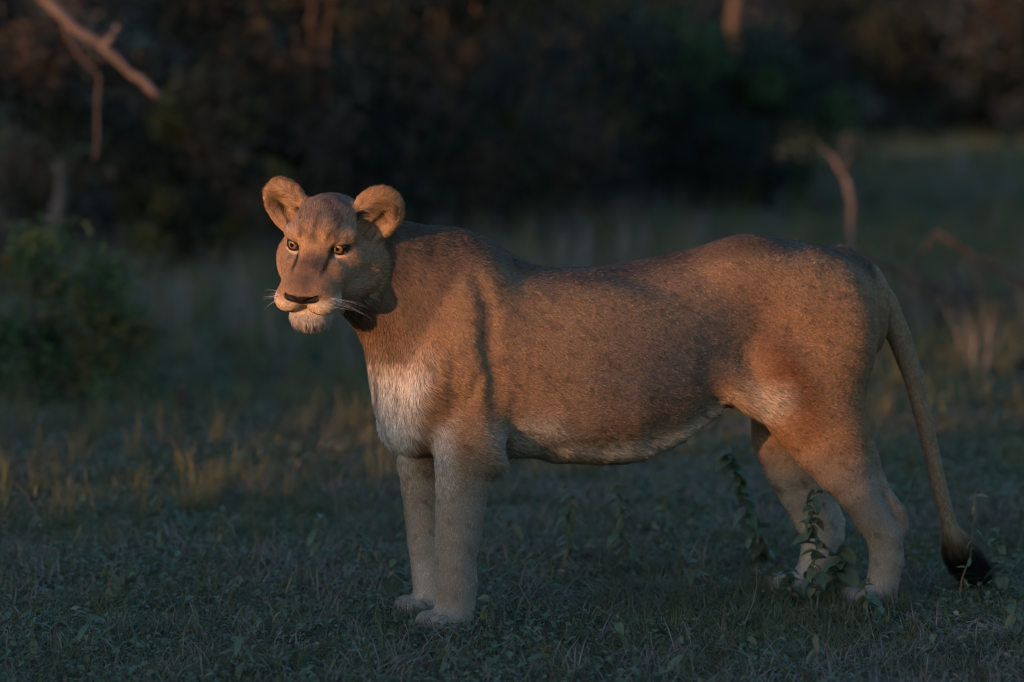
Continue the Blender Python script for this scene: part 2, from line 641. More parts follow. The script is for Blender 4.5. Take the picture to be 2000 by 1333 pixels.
def subdivide(V, F, pick):
    """split the picked quads in four; neighbours keep hanging points snug because everything is snapped to the same surface"""
    Q = F[pick]
    e = np.concatenate([np.stack([Q[:, i], Q[:, (i + 1) % 4]], 1) for i in range(4)])
    es = np.sort(e, 1)
    u, inv = np.unique(es, axis=0, return_inverse=True)
    inv = inv.reshape(4, -1).T
    n0 = len(V)
    mid = V[u].mean(1)
    cen = V[Q].mean(1)
    V2 = np.concatenate([V, mid, cen])
    mi = inv + n0
    ci = np.arange(len(Q)) + n0 + len(u)
    new = np.concatenate([np.stack([Q[:, i], mi[:, i], ci, mi[:, (i - 1) % 4]], 1) for i in range(4)])
    # unpicked neighbours sharing a split edge become fans so that the surface stays closed
    rest = F[~pick]
    key = {(a, b): k + n0 for k, (a, b) in enumerate(map(tuple, u))} if len(u) < 400000 else {}
    touched = np.isin(rest, u).sum(1) >= 2
    out = [rest[~touched]]
    polys = []
    for q in rest[touched]:
        p = []
        for i in range(4):
            a, b = int(q[i]), int(q[(i + 1) % 4])
            if a == b:
                continue
            p.append(a)
            k = key.get((min(a, b), max(a, b)))
            if k is not None:
                p.append(k)
        polys.append(p)
    extra_q = []
    for p in polys:
        if len(p) == 3:
            extra_q.append(p + p[-1:])
        elif len(p) == 4:
            extra_q.append(p)
        else:                                   # fan of triangles written as degenerate-free quads / triangles
            for i in range(1, len(p) - 1):
                extra_q.append([p[0], p[i], p[i + 1], p[i + 1]])
    if extra_q:
        out.append(np.array(extra_q))
    return V2, np.concatenate([np.concatenate(out), new])


# ---- the coat: colour, length and lie of the hair at points of the skin
S_CHEST = bpt(800, 800, 0)[0]
Z_TUFT = bpt(1868, 1052, 0)[2]
THIGH = bpt(1530, 745, .1)
ELBOW = bpt(1010, 850, .1)


def coat(P, N):
    """P body coordinates, N body-frame normals -> colour, hair length, flow (body frame), lift, density"""
    n = len(P)
    W = to_world(P)
    Q = to_head(W)
    M = mirror(Q)
    q = parts_sdf(P)
    s, l, z = P.T
    big = wobble(P, 9, 11)
    mid = wobble(P, 30, 12)
    fine = wobble(P, 110, 13, 2)
    top = np.interp(s, _fine, T_TOP); bot = np.interp(s, _fine, T_BOT)
    zr = (z - bot) / (top - bot)
    # -- weights of the masses
    hd = np.full(n, 1.0)
    hm = np.linalg.norm(Q - np.array((0, -5, -2)), axis=1) < 27
    hd[hm] = head_full(Q[hm]) / 100.0
    wh = sstep(-hd, -.012, -.002) * sstep(Q[:, 1], -17, -12)
    tail = sstep(s, bpt(1690, 560, 0)[0], bpt(1712, 560, 0)[0]) * (q['tail'] < .02) * (np.abs(l) < .05)
    leg = np.maximum(sstep(-np.minimum(q['nf'], q['ff']), -.02, .0), sstep(-np.minimum(q['nh'], q['fh']), -.02, .0)) * sstep(-z, -.50, -.38)
    low = sstep(-z, -.46, -.30) * (1 - tail)
    front = sstep(-s, -(S_CHEST + .10), -(S_CHEST - .02))
    # -- colour
    c = np.tile(np.array((.34, .205, .115)), (n, 1))
    c = mixc(c, (.28, .165, .09), np.clip(.5 + .7 * big, 0, 1) * .6)
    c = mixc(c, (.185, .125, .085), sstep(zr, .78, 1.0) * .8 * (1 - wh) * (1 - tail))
    c = mixc(c, (.150, .128, .114), np.exp(-((s - bpt(1220, 700, 0)[0]) / .27) ** 2 - ((zr - .42) / .30) ** 2) * .9)  # mid flank painted greyer in place of weaker grazing sun
    # rusty front of the thigh
    ds, dz = s - THIGH[0], z - THIGH[2]
    a = math.radians(-60)
    d1, d2 = ds * math.cos(a) + dz * math.sin(a), -ds * math.sin(a) + dz * math.cos(a)
    c = mixc(c, (.19, .068, .024), np.exp(-(d1 / .17) ** 2 - (d2 / .065) ** 2) * .92 * (1 - low * .3))
    # pale belly, white behind the elbow, pale breast
    belly = sstep(-zr, -.20 - .04 * mid, -.02) * sstep(s, S_CHEST + .10, S_CHEST + .22) * (1 - sstep(s, bpt(1480, 800, 0)[0], bpt(1540, 800, 0)[0])) * (1 - leg) * (1 - sstep(-np.minimum(q['nh'], q['fh']), -.035, -.005))
    c = mixc(c, (.58, .49, .39), belly * .9)
    c = mixc(c, (.66, .60, .53), np.exp(-((s - ELBOW[0] - .03) / .11) ** 2 - ((z - ELBOW[2]) / .045) ** 2) * .8)
    flank = np.exp(-((s - bpt(1440, 790, .1)[0]) / .05) ** 2 - ((z - bpt(1440, 790, .1)[2]) / .05) ** 2)
    c = mixc(c, (.42, .29, .19), flank * .7)
    thigh = sstep(-q['nh'], -.03, .0) * sstep(z, .36, .44) * sstep(N[:, 1], .1, .5)
    c = mixc(c, (.31, .17, .085), thigh * (1 - np.exp(-(d1 / .17) ** 2 - (d2 / .065) ** 2)) * .85)
    chest_w = front * sstep(-z, -(bpt(780, 640, 0)[2]), -(bpt(780, 730, 0)[2])) * sstep(z, .30, .38)
    inward = sstep(-N[:, 0], .25, .75)
    c = mixc(c, (.74, .70, .64), chest_w * inward * .97)
    c = mixc(c, (.29, .145, .070), front * sstep(z, bpt(780, 760, 0)[2], bpt(780, 690, 0)[2]) * (1 - wh) * .55 * inward)
    # legs pale, paler inside, darker spots
    c = mixc(c, (.40, .325, .255), low * .85)
    inside = sstep(-N[:, 1] * np.sign(l), -.1, .6) * low
    c = mixc(c, (.58, .50, .41), inside * .85)
    c = mixc(c, (.22, .135, .08), low * sstep(big + .3 * mid, .1, .8) * .35)
    hock = np.exp(-((s - bpt(1765, 1010, .12)[0]) / .035) ** 2 - ((z - bpt(1765, 1010, .12)[2]) / .07) ** 2)
    c = mixc(c, (.30, .165, .08), hock * .7)
    toes = sstep(-z, -.10, -.03) * (1 - tail)
    c = mixc(c, (.40, .34, .28), toes * .4)
    # dark streaks over the forequarters, dark spine line, dirt smudges
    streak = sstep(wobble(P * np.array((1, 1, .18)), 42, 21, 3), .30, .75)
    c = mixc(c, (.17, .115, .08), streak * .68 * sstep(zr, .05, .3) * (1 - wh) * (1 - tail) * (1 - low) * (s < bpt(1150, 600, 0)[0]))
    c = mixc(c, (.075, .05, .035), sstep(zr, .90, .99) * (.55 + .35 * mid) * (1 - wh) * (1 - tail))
    c = mixc(c, (.14, .09, .06), sstep(wobble(P, 60, 22, 2), .5, .85) * .5 * (1 - wh) * (1 - tail))
    # tail
    c = mixc(c, (.37, .25, .16), tail)
    c = mixc(c, (.016, .013, .012), tail * sstep(-z, -(Z_TUFT + .03), -(Z_TUFT - .01)))
    # -- face
    hc = np.tile(np.array((.33, .20, .115)), (n, 1))
    x, y, zz = M.T
    hc = mixc(hc, (.28, .20, .15), sstep(zz, 3.5, 7.5) * .85)
    hc = mixc(hc, (.40, .30, .22), np.exp(-((x - 6) / 3.5) ** 2 - ((zz - 3.8) / 1.8) ** 2 - ((y + 4) / 4) ** 2) * .8)
    hc = mixc(hc, (.12, .08, .055), sstep(wobble(Q, .9, 31, 3), .0, .6) * .75 * sstep(zz, 0, 3))
    hc = mixc(hc, (.08, .05, .035), np.exp(-(x / .6) ** 2) * sstep(zz, 1.5, 3.5) * .7 * (1 - sstep(zz, 7, 9)))
    hc = mixc(hc, (.13, .078, .055), np.exp(-(x / 3.8) ** 2) * sstep(y, 1.5, 7) * sstep(zz, -9, -6) * .9)      # bridge
    hc = mixc(hc, (.46, .27, .14), np.exp(-((x - 2.4) / 1.1) ** 2 - ((zz - 2.3) / 1.8) ** 2) * sstep(y, -4, -1) * .8)
    hc = mixc(hc, (.10, .045, .02), np.exp(-((x - 3.6) / .6) ** 2 - ((zz - 3.3) / 1.2) ** 2) * sstep(y, -5, -2) * .85)  # brow spot
    hc = mixc(hc, (.055, .04, .03), np.exp(-((x - 5.6) / 1.7) ** 2 - ((zz + 6.6) / 2.4) ** 2 - ((y - 2.5) / 3) ** 2) * .8)
    hc = mixc(hc, (.62, .50, .38), sstep(-zz, 8.2, 10.0) * sstep(y, 4.5, 7) * .9)                                     # pads
    hc = mixc(hc, (.40, .28, .18), sstep(-zz, 6, 9) * sstep(-y, -5, 2) * .5)
    hc = mixc(hc, (.50, .455, .40), sstep(-zz, 13.6, 14.6) * sstep(y, -2, 3) * .95)                                    # chin
    hc = mixc(hc, (.45, .37, .28), sstep(-zz, 12.5, 15) * (1 - sstep(y, -2, 3)) * .8)                                 # throat
    for zrow in (-9.7, -10.7, -11.7):                                                                                 # whisker spots
        ph = (y + x * .4) * 4.6
        hc = mixc(hc, (.13, .08, .05), np.exp(-((zz - zrow - .12 * (y - 9)) / .24) ** 2) * sstep(np.sin(ph), .0, .8) * sstep(y, 5.5, 7) * (1 - sstep(y, 11, 12.5)) * .75)
    op, eq = eye_open(M)
    near_eye = np.exp(-((np.linalg.norm(M - EYE_C, axis=1) - 2.2) / 1.2) ** 2)
    below = np.exp(-((eq[:, 2] + 1.75) / .42) ** 4 - ((eq[:, 0] + .1) / 2.0) ** 4) * sstep(eq[:, 1], -.5, .5)
    hc = mixc(hc, (.60, .50, .40), below * .95)
    inner = np.exp(-((eq[:, 0] + 2.6) / .42) ** 2 - ((eq[:, 2] - .3) / 1.5) ** 2) * sstep(eq[:, 1], -1, 0)
    hc = mixc(hc, (.62, .47, .32), inner * .8)
    tear = np.exp(-((x - 3.9) / .5) ** 2 - ((zz + 2.4) / 1.5) ** 2) * sstep(y, -1.8, .2)
    hc = mixc(hc, (.03, .02, .016), np.clip(tear * 1.3, 0, .95))
    rim = 1 - sstep(op, .5, 1.0)
    rim *= sstep(eq[:, 1], .3, .8)
    hc = mixc(hc, (.012, .009, .008), rim)
    hc = mixc(hc, (.02, .014, .012), np.exp(-((eq[:, 0] - 2.2) / .55) ** 2 - ((eq[:, 2] - .25) / .28) ** 2) * .9)
    hc = mixc(hc, (.02, .014, .012), np.exp(-((eq[:, 0] + 2.1) / .6) ** 2 - ((eq[:, 2] + .55) / .55) ** 2) * .95)
    # nose leather, nostrils, mouth
    lea = 1 - sstep(ell(M, (0, 13.4, -8.6), (4.7, 2.4, 1.25)), -.1, .25)
    lea = np.maximum(lea, 1 - sstep(cap(M, (0, 14, -9), (0, 13.6, -10.6), 1.2, .5), 0, .3))
    hc = mixc(hc, (.016, .010, .009), lea)
    hc = mixc(hc, (.008, .006, .006), 1 - sstep(cap(M, (1.2, 14.4, -8.9), (3.9, 13.0, -8.0), .45, .5), .0, .3))
    hc = mixc(hc, (.014, .010, .009), 1 - sstep(lip_dist(M), .75, 1.1))
    hc = mixc(hc, (.05, .03, .025), (1 - sstep(cap(M, (0, 14.2, -9.8), (0, 13.3, -13.0), 0, 0), .25, .5)) * .9)
    # ears
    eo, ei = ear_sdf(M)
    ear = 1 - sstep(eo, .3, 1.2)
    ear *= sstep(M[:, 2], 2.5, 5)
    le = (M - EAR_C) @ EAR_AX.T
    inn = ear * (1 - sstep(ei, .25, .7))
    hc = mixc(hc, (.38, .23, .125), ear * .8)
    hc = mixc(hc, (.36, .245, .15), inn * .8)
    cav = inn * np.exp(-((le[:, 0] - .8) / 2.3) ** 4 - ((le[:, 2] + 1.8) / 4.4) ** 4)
    hc = mixc(hc, (.035, .024, .018), cav * .92)  # shade of the ear hollow painted in as dark colour
    hc = mixc(hc, (.06, .045, .035), ear * sstep(np.abs(eo), -1, .4) * sstep(wobble(Q, 1.3, 35, 2), .45, .75) * sstep(le[:, 2], 1, 4) * .6)
    back = ear * sstep(-le[:, 1], .4, 1.5) * sstep(le[:, 2], -3, 2)
    hc = mixc(hc, (.04, .03, .025), back * .85)
    hc *= (1 + .12 * wobble(Q, 2.2, 33, 2))[:, None]
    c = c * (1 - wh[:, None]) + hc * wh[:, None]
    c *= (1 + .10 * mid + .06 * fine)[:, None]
    # -- hair length (m)
    ln = np.full(n, .0095)
    ln += .010 * belly + .011 * chest_w + .005 * q_soft(q['neck']) * (1 - wh)
    ln += .018 * np.exp(-((s - bpt(965, 905, .12)[0]) / .05) ** 2 - ((z - bpt(965, 905, .12)[2]) / .04) ** 2)
    ln += .008 * flank
    ln = ln * (1 - .35 * low)
    ln = ln * (1 - tail) + tail * (.010 + .046 * sstep(-z, -(Z_TUFT + .05), -Z_TUFT))
    hl = np.full(n, .0075)
    hl += .006 * sstep(zz, 3, 8)
    hl += .016 * sstep(-y, 6, 13) * sstep(-zz, 1, 6)
    hl *= 1 - .30 * sstep(y, 5, 10) * (zz > -9)
    hl += .019 * sstep(-zz, 14.4, 16.4) * sstep(y, 0, 4)
    hl += .020 * sstep(-zz, 12, 15) * (1 - sstep(y, 0, 4))
    hl = hl * (1 - ear) + ear * (.016 + .016 * inn)
    hl *= 1 - .75 * cav
    hl *= 1 - .8 * np.clip(rim * 1.2, 0, 1)
    hl *= 1 - lea
    hl *= sstep(op, .12, .5) * .8 + .2
    hl *= .2 + .8 * sstep(lip_dist(M), .5, 1.7)
    ln = ln * (1 - wh) + hl * wh
    # -- lie of the coat
    fl = np.zeros((n, 3))
    fl += np.array((1.0, 0, -.35))
    fl[:, 2] -= .5 * sstep(zr, .3, .75)
    nk = q_soft(q['neck']) * (1 - sstep(s, bpt(850, 600, 0)[0], bpt(930, 600, 0)[0]))
    fl = fl * (1 - nk[:, None]) + np.array((.75, 0, -.75)) * nk[:, None]
    fr = np.clip(front * inward, 0, 1)
    fl = fl * (1 - fr[:, None]) + np.array((.1, 0, -1)) * fr[:, None]
    fl = fl * (1 - low[:, None]) + np.array((.12, 0, -1)) * low[:, None]
    tg = tail_dir(P)
    fl = fl * (1 - tail[:, None]) + tg * tail[:, None]
    # head: away from the nose, then back; ears towards the rim
    hf = M - np.array((0, 13.5, -6.5))
    hf[:, 1] *= 1.0
    hf /= np.linalg.norm(hf, axis=1)[:, None] + 1e-6
    chinw = sstep(-zz, 13.4, 14.6) * sstep(y, -4, 2)
    hf = hf * (1 - chinw[:, None]) + np.stack([-.045 * x, np.full(n, -.15), np.full(n, -1.0)], 1) * chinw[:, None]
    padw = sstep(-zz, 9, 10.5) * sstep(y, 4, 8) * (1 - chinw)
    hf = hf * (1 - padw[:, None]) + np.array((.75, -.5, -.45)) * padw[:, None]
    er = le.copy(); er[:, 1] = 0
    er = np.stack([np.sign(-le[:, 0]) * .8 * inn + le[:, 0] * .08 * (1 - inn), np.full(n, .35) * inn, np.full(n, .8)], 1)
    er = er @ EAR_AX
    hf = hf * (1 - ear[:, None]) + er * ear[:, None]
    hf[:, 0] *= np.where(Q[:, 0] < 0, -1, 1)
    hfb = (hf @ HM) @ BM.T
    fl = fl * (1 - wh[:, None]) + hfb * wh[:, None]
    lift = .30 + .10 * mid
    lift = lift * (1 - wh) + (.28 + .5 * inn + .35 * chinw) * wh
    lift = lift + .5 * tail * sstep(-z, -(Z_TUFT + .05), -Z_TUFT)
    dens = np.full(n, 1.0) + 2.2 * wh + 2.0 * ear * wh + 9 * tail * sstep(-z, -(Z_TUFT + .05), -Z_TUFT) + .6 * chest_w + .5 * belly + .8 * tail
    dens *= 1 - .97 * np.clip(lea + (1 - sstep(lip_dist(M), .3, .6)) + rim * .8, 0, 1) * wh
    return c, ln, fl, lift, dens, wh


def q_soft(d):
    return sstep(-d, -.03, .01)


def tail_dir(P):
    best = np.full(len(P), 9.0); out = np.zeros((len(P), 3))
    for a, b in zip(TAIL[:-1], TAIL[1:]):
        a3, b3 = np.array(a[:3]), np.array(b[:3])
        d = cap(P, a3, b3, 0, 0)
        u = (b3 - a3) / np.linalg.norm(b3 - a3)
        m = d < best
        best[m] = d[m]; out[m] = u
    return out


def fur_material(name, rough=.75):
    m, nt, b, L = new_mat(name)
    at = nt.nodes.new('ShaderNodeAttribute'); at.attribute_name = 'col'
    an = nt.nodes.new('ShaderNodeAttribute'); an.attribute_name = 'nrm'
    L.new(at.outputs['Color'], b.inputs['Base Color'])
    b.inputs['Roughness'].default_value = rough
    b.inputs['Specular IOR Level'].default_value = 0.12
    L.new(an.outputs['Vector'], b.inputs['Normal'])
    return m


def make_lioness(n_hair):
    V, Fq = build_lioness_mesh()
    W = to_world(V)
    base = np.array((BO[0] + ES[0] * .5, BO[1] + ES[1] * .5, 0.0))
    me = bpy.data.meshes.new('lioness')
    faces = [tuple(q) if q[2] != q[3] else (q[0], q[1], q[2]) for q in Fq.tolist()]
    me.from_pydata((W - base).tolist(), [], faces)
    me.polygons.foreach_set('use_smooth', [True] * len(me.polygons))
    me.update()
    root = link('lioness', me, loc=base)
    tag(root, 'tawny lioness standing side-on with head turned, white chest and black tail tuft', 'lioness')
    A_, B_, C_, D_ = (V[Fq[:, k]] for k in range(4))
    fn = np.cross(C_ - A_, D_ - B_)
    fn = np.where((Fq[:, 2] == Fq[:, 3])[:, None], np.cross(B_ - A_, C_ - A_), fn)
    N = np.zeros_like(V)
    for k in range(4):
        for a in range(3):
            N[:, a] += np.bincount(Fq[:, k], fn[:, a], len(V))
    N /= np.linalg.norm(N, axis=1)[:, None] + 1e-12
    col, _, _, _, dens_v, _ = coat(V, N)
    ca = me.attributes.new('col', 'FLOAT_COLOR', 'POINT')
    ca.data.foreach_set('color', np.concatenate([np.clip(col * .6, 0, 1), np.ones((len(col), 1))], 1).astype(np.float32).ravel())  # skin darkened to paint in the shade between hairs
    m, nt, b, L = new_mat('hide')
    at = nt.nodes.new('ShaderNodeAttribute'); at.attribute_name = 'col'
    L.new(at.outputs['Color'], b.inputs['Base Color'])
    b.inputs['Roughness'].default_value = .6
    b.inputs['Specular IOR Level'].default_value = .2
    tc = nt.nodes.new('ShaderNodeTexCoord')
    nz = nt.nodes.new('ShaderNodeTexNoise'); nz.inputs['Scale'].default_value = 260; nz.inputs['Detail'].default_value = 3
    L.new(tc.outputs['Object'], nz.inputs['Vector'])
    bp = nt.nodes.new('ShaderNodeBump'); bp.inputs['Strength'].default_value = .35; bp.inputs['Distance'].default_value = .003
    L.new(nz.outputs['Fac'], bp.inputs['Height'])
    L.new(bp.outputs[0], b.inputs['Normal'])
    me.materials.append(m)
    # ---- fur
    T = np.concatenate([Fq[:, [0, 1, 2]], Fq[Fq[:, 2] != Fq[:, 3]][:, [0, 2, 3]]])
    A, B, C = V[T[:, 0]], V[T[:, 1]], V[T[:, 2]]
    area = np.linalg.norm(np.cross(B - A, C - A), axis=1) / 2
    cent = (A + B + C) / 3
    Nf = np.cross(B - A, C - A); Nf /= np.linalg.norm(Nf, axis=1)[:, None] + 1e-12
    wgt = area * dens_v[T].mean(1)
    cum = np.cumsum(wgt); cum /= cum[-1]
    ti = np.searchsorted(cum, RNG.random(n_hair))
    r1, r2 = RNG.random(n_hair), RNG.random(n_hair)
    sw = r1 + r2 > 1
    r1[sw], r2[sw] = 1 - r1[sw], 1 - r2[sw]
    bc = np.stack([1 - r1 - r2, r1, r2], 1)[:, :, None]
    P = (V[T[ti]] * bc).sum(1)
    NN = (N[T[ti]] * bc).sum(1); NN /= np.linalg.norm(NN, axis=1)[:, None] + 1e-9
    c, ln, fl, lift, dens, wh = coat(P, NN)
    keep = ln > .0012
    P, NN, c, ln, fl, lift, wh = (a[keep] for a in (P, NN, c, ln, fl, lift, wh))
    n = len(P)
    clump = np.stack([wobble(P, 150, 41 + k, 2) for k in range(3)], 1)
    fl = fl / (np.linalg.norm(fl, axis=1)[:, None] + 1e-9)
    fl = fl + .30 * clump + .16 * RNG.normal(size=(n, 3))
    fl = fl - NN * (fl * NN).sum(1)[:, None]
    fl /= np.linalg.norm(fl, axis=1)[:, None] + 1e-9
    lift = np.clip(lift + .14 * RNG.normal(size=n), .08, 1.3)
    ln = ln * np.where(ln > .02, RNG.uniform(.35, 1.4, n), RNG.uniform(.65, 1.25, n))
    t = np.array((0.0, .35, .7, 1.0))
    rise = np.sin(lift)
    run = np.cos(lift)
    pts = np.zeros((n, 4, 3))
    for k, tk in enumerate(t):
        up = rise * (tk - .45 * tk * tk)
        pts[:, k] = P + (NN * (up * ln)[:, None] + fl * (run * tk * ln)[:, None]) - NN * .0006
        pts[:, k, 2] -= (.18 * tk * tk * ln * sstep(ln, .015, .04))
    val = np.minimum(np.exp(.42 * RNG.normal(size=n) + .16 * clump[:, 0] + .02), 1.35)
    c = np.clip(c * val[:, None], 0, 1)
    hc = bpy.data.hair_curves.new('fur')
    hc.add_curves([4] * n)
    hc.points.foreach_set('position', (to_world(pts.reshape(-1, 3)) - base).astype(np.float32).ravel())
    r0 = np.where(wh > .5, .00032, .00042)
    rad = r0[:, None] * np.array((1.0, .95, .7, .18))[None]
    hc.points.foreach_set('radius', rad.astype(np.float32).ravel())
    ca = hc.attributes.new('col', 'FLOAT_COLOR', 'CURVE')
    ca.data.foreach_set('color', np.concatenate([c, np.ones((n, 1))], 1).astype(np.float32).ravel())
    nw = NN + .45 * fl * 0 + .22 * RNG.normal(size=(n, 3))
    nw /= np.linalg.norm(nw, axis=1)[:, None]
    na = hc.attributes.new('nrm', 'FLOAT_VECTOR', 'CURVE')
    na.data.foreach_set('vector', (nw @ BM).astype(np.float32).ravel())
    hc.materials.append(fur_material('fur'))
    link('fur', hc, root)
    # ---- eyes
    em, nt, b, L = new_mat('eye_dark'); b.inputs['Base Color'].default_value = (.012, .008, .006, 1); b.inputs['Roughness'].default_value = .08
    im, nt, b, L = new_mat('iris_amber')
    b.inputs['Roughness'].default_value = .06
    b.inputs['Coat Weight'].default_value = .6
    b.inputs['Coat Roughness'].default_value = .03
    tc = nt.nodes.new('ShaderNodeTexCoord')
    sp = nt.nodes.new('ShaderNodeVectorMath'); sp.operation = 'LENGTH'
    mp = nt.nodes.new('ShaderNodeMapping'); mp.inputs['Scale'].default_value = (1, 1, 0)
    L.new(tc.outputs['Object'], mp.inputs[0]); L.new(mp.outputs[0], sp.inputs[0])
    rp = nt.nodes.new('ShaderNodeValToRGB')
    mr = nt.nodes.new('ShaderNodeMapRange'); mr.inputs['From Max'].default_value = EYE_R * .0075
    L.new(sp.outputs['Value'], mr.inputs[0]); L.new(mr.outputs[0], rp.inputs[0])
    rp.color_ramp.elements[0].position = .2; rp.color_ramp.elements[0].color = (.10, .045, .012, 1)
    rp.color_ramp.elements[1].position = .97; rp.color_ramp.elements[1].color = (.03, .014, .005, 1)
    e = rp.color_ramp.elements.new(.6); e.color = (.19, .095, .028, 1)
    L.new(rp.outputs[0], b.inputs['Base Color'])
    pm, nt, b, L = new_mat('pupil_black'); b.inputs['Base Color'].default_value = (.004, .003, .003, 1); b.inputs['Roughness'].default_value = .04

    def capmesh(name, r, ang, mat, rings=12, seg=32):
        Vv = [(0, 0, r)]; Ff = []
        for i in range(1, rings + 1):
            a = ang * i / rings
            for j in range(seg):
                ph = 2 * math.pi * j / seg
                Vv.append((r * math.sin(a) * math.cos(ph), r * math.sin(a) * math.sin(ph), r * math.cos(a)))
        for j in range(seg):
            Ff.append((0, 1 + j, 1 + (j + 1) % seg))
        for i in range(rings - 1):
            for j in range(seg):
                o = 1 + i * seg
                Ff.append((o + j, o + seg + j, o + seg + (j + 1) % seg, o + (j + 1) % seg))
        return mesh_np(name, Vv, Ff, mat, True)
    r = EYE_R / 100
    for sx in (1, -1):
        ce = EYE_C * np.array((sx, 1, 1))
        wl = head_to_world(ce[None])[0] - base
        # she looks past the camera: both eyes look the same way
        look = HF * .93 - EZ * .01 - HR * .13 + HR * (.05 * sx)
        look /= np.linalg.norm(look)
        e = link('eye', capmesh('eyeball', r, math.pi * .98, em, 24), root, wl)
        e.rotation_euler = Vector(look).to_track_quat('Z', 'Y').to_euler()
        link('iris', capmesh('iris', r * 1.012, .70, im), e)
        link('pupil', capmesh('pupil', r * 1.022, .25, pm), e)
    # ---- whiskers
    wm, nt, b, L = new_mat('whisker'); b.inputs['Base Color'].default_value = (.55, .52, .48, 1)
    for sx in (1, -1):
        for i in range(8):
            y0 = RNG.uniform(5.5, 10.0); z0 = -9.8 - 1.0 * (i % 3) + RNG.uniform(-.2, .2)
            p0 = np.array((5.6 if y0 < 8.5 else 5.0, y0, z0))
            for _ in range(12):
                dd = head_sdf(p0[None])[0]
                p0[0] -= dd * .8
            d = np.array((.85, -.5 + RNG.uniform(-.25, .25), -.28 + RNG.uniform(-.25, .3)))
            d /= np.linalg.norm(d)
            L_ = RNG.uniform(4, 9)
            Vv, Ff = [], []
            for k in range(6):
                tk = k / 5
                c0 = p0 + d * L_ * tk + np.array((0, 0, -1)) * (L_ * .18 * tk * tk) + np.array((0, -1, 0)) * L_ * .12 * tk * tk
                rr = .036 * (1 - .8 * tk)
                for j in range(4):
                    a = j * math.pi / 2
                    Vv.append(c0 + np.array((0, math.cos(a), math.sin(a))) * rr)
                if k:
                    for j in range(4):
                        o = (k - 1) * 4
                        Ff.append((o + j, o + (j + 1) % 4, o + 4 + (j + 1) % 4, o + 4 + j))
            Vv = np.array(Vv) * np.array((sx, 1, 1))
            Vw = head_to_world(Vv) - base
            o0 = Vw[0].copy()
            link('whisker', mesh_np('whisker', Vw - o0, Ff, wm, True), root, o0)
    return root


N_HAIR = 520000
lioness = make_lioness(N_HAIR)


# ------------------------------------------------------------------ ground and the unseen rise added to shade it
def ground_material():
    m, nt, b, L = new_mat('earth')
    b.inputs['Roughness'].default_value = .95
    b.inputs['Specular IOR Level'].default_value = .1
    tc = nt.nodes.new('ShaderNodeTexCoord')

    def noise(scale, detail=5):
        n = nt.nodes.new('ShaderNodeTexNoise')
        n.inputs['Scale'].default_value = scale
        n.inputs['Detail'].default_value = detail
        L.new(tc.outputs['Object'], n.inputs['Vector'])
        return n
    n1, n2, n3 = noise(.35), noise(4.0), noise(60, 6)
    r1 = nt.nodes.new('ShaderNodeValToRGB')
    r1.color_ramp.elements[0].position = .35; r1.color_ramp.elements[0].color = (.060, .070, .036, 1)
    r1.color_ramp.elements[1].position = .68; r1.color_ramp.elements[1].color = (.135, .095, .062, 1)
    L.new(n1.outputs['Fac'], r1.inputs[0])
    r2 = nt.nodes.new('ShaderNodeValToRGB')
    r2.color_ramp.elements[0].position = .3; r2.color_ramp.elements[0].color = (.035, .028, .020, 1)
    r2.color_ramp.elements[1].position = .7; r2.color_ramp.elements[1].color = (.11, .10, .065, 1)
    L.new(n2.outputs['Fac'], r2.inputs[0])
    mx = nt.nodes.new('ShaderNodeMixRGB'); mx.inputs[0].default_value = .5
    L.new(r1.outputs[0], mx.inputs[1]); L.new(r2.outputs[0], mx.inputs[2])
    L.new(mx.outputs[0], b.inputs['Base Color'])
    bp = nt.nodes.new('ShaderNodeBump'); bp.inputs['Strength'].default_value = .8; bp.inputs['Distance'].default_value = .02
    L.new(n3.outputs['Fac'], bp.inputs['Height']); L.new(bp.outputs[0], b.inputs['Normal'])
    return m


EARTH = ground_material()


def ground_z(x, y):
    P = np.stack([np.asarray(x, float).ravel(), np.asarray(y, float).ravel(), np.zeros(np.size(x))], 1)
    far = sstep(np.hypot(P[:, 0] - .3, P[:, 1]), 1.6, 6)
    return (wobble(P, .9, 51, 3) * .030 + wobble(P, 5, 52, 2) * .006) * far + wobble(P, 6, 53, 2) * .002


def grid_mesh(name, xs, ys, zf, mat):
    X, Y = np.meshgrid(xs, ys, indexing='ij')
    Z = zf(X, Y).reshape(X.shape)
    V = np.stack([X, Y, Z], -1).reshape(-1, 3)
    n, m = len(xs), len(ys)
    i = np.arange((n - 1) * (m - 1)); a = (i // (m - 1)) * m + i % (m - 1)
    return mesh_np(name, V, np.stack([a, a + m, a + m + 1, a + 1], 1), mat, True)


gx = np.concatenate([np.linspace(-300, -8, 14)[:-1], np.linspace(-8, 8, 120), np.linspace(8, 300, 14)[1:]])
gy = np.concatenate([np.linspace(-120, -4, 14)[:-1], np.linspace(-4, 30, 240), np.linspace(30, 420, 24)[1:]])
tag(link('ground', grid_mesh('ground', gx, gy, ground_z, EARTH)), kind='structure')

SU = np.array((math.cos(SUN_A), math.sin(SUN_A)))      # the way the light travels over the ground
SQ = np.array((-math.sin(SUN_A), math.cos(SUN_A)))
HILL_U = -26.0
# crest shaped to place shade and lit gaps: how high the hill's shade reaches at the lioness, across the light
SHADE = [(-60, 1.2), (-20, .9), (-6, .5), (-1.6, .34), (-.46, .40), (0, .52), (.34, .68), (.55, .76), (1.0, .70), (1.6, .45), (2.2, .14), (2.7, .08), (3.5, .14), (4.0, .72), (4.6, .80), (5.6, .88),
         (6.7, .95), (7.5, 1.7), (9.3, 1.7), (9.9, 1.25), (10.4, 1.8), (12.6, 1.6), (13.4, .75), (14.4, .75), (15.2, 1.7), (17, 2.0), (20, 2.4), (40, 2.6), (80, 2.6)]


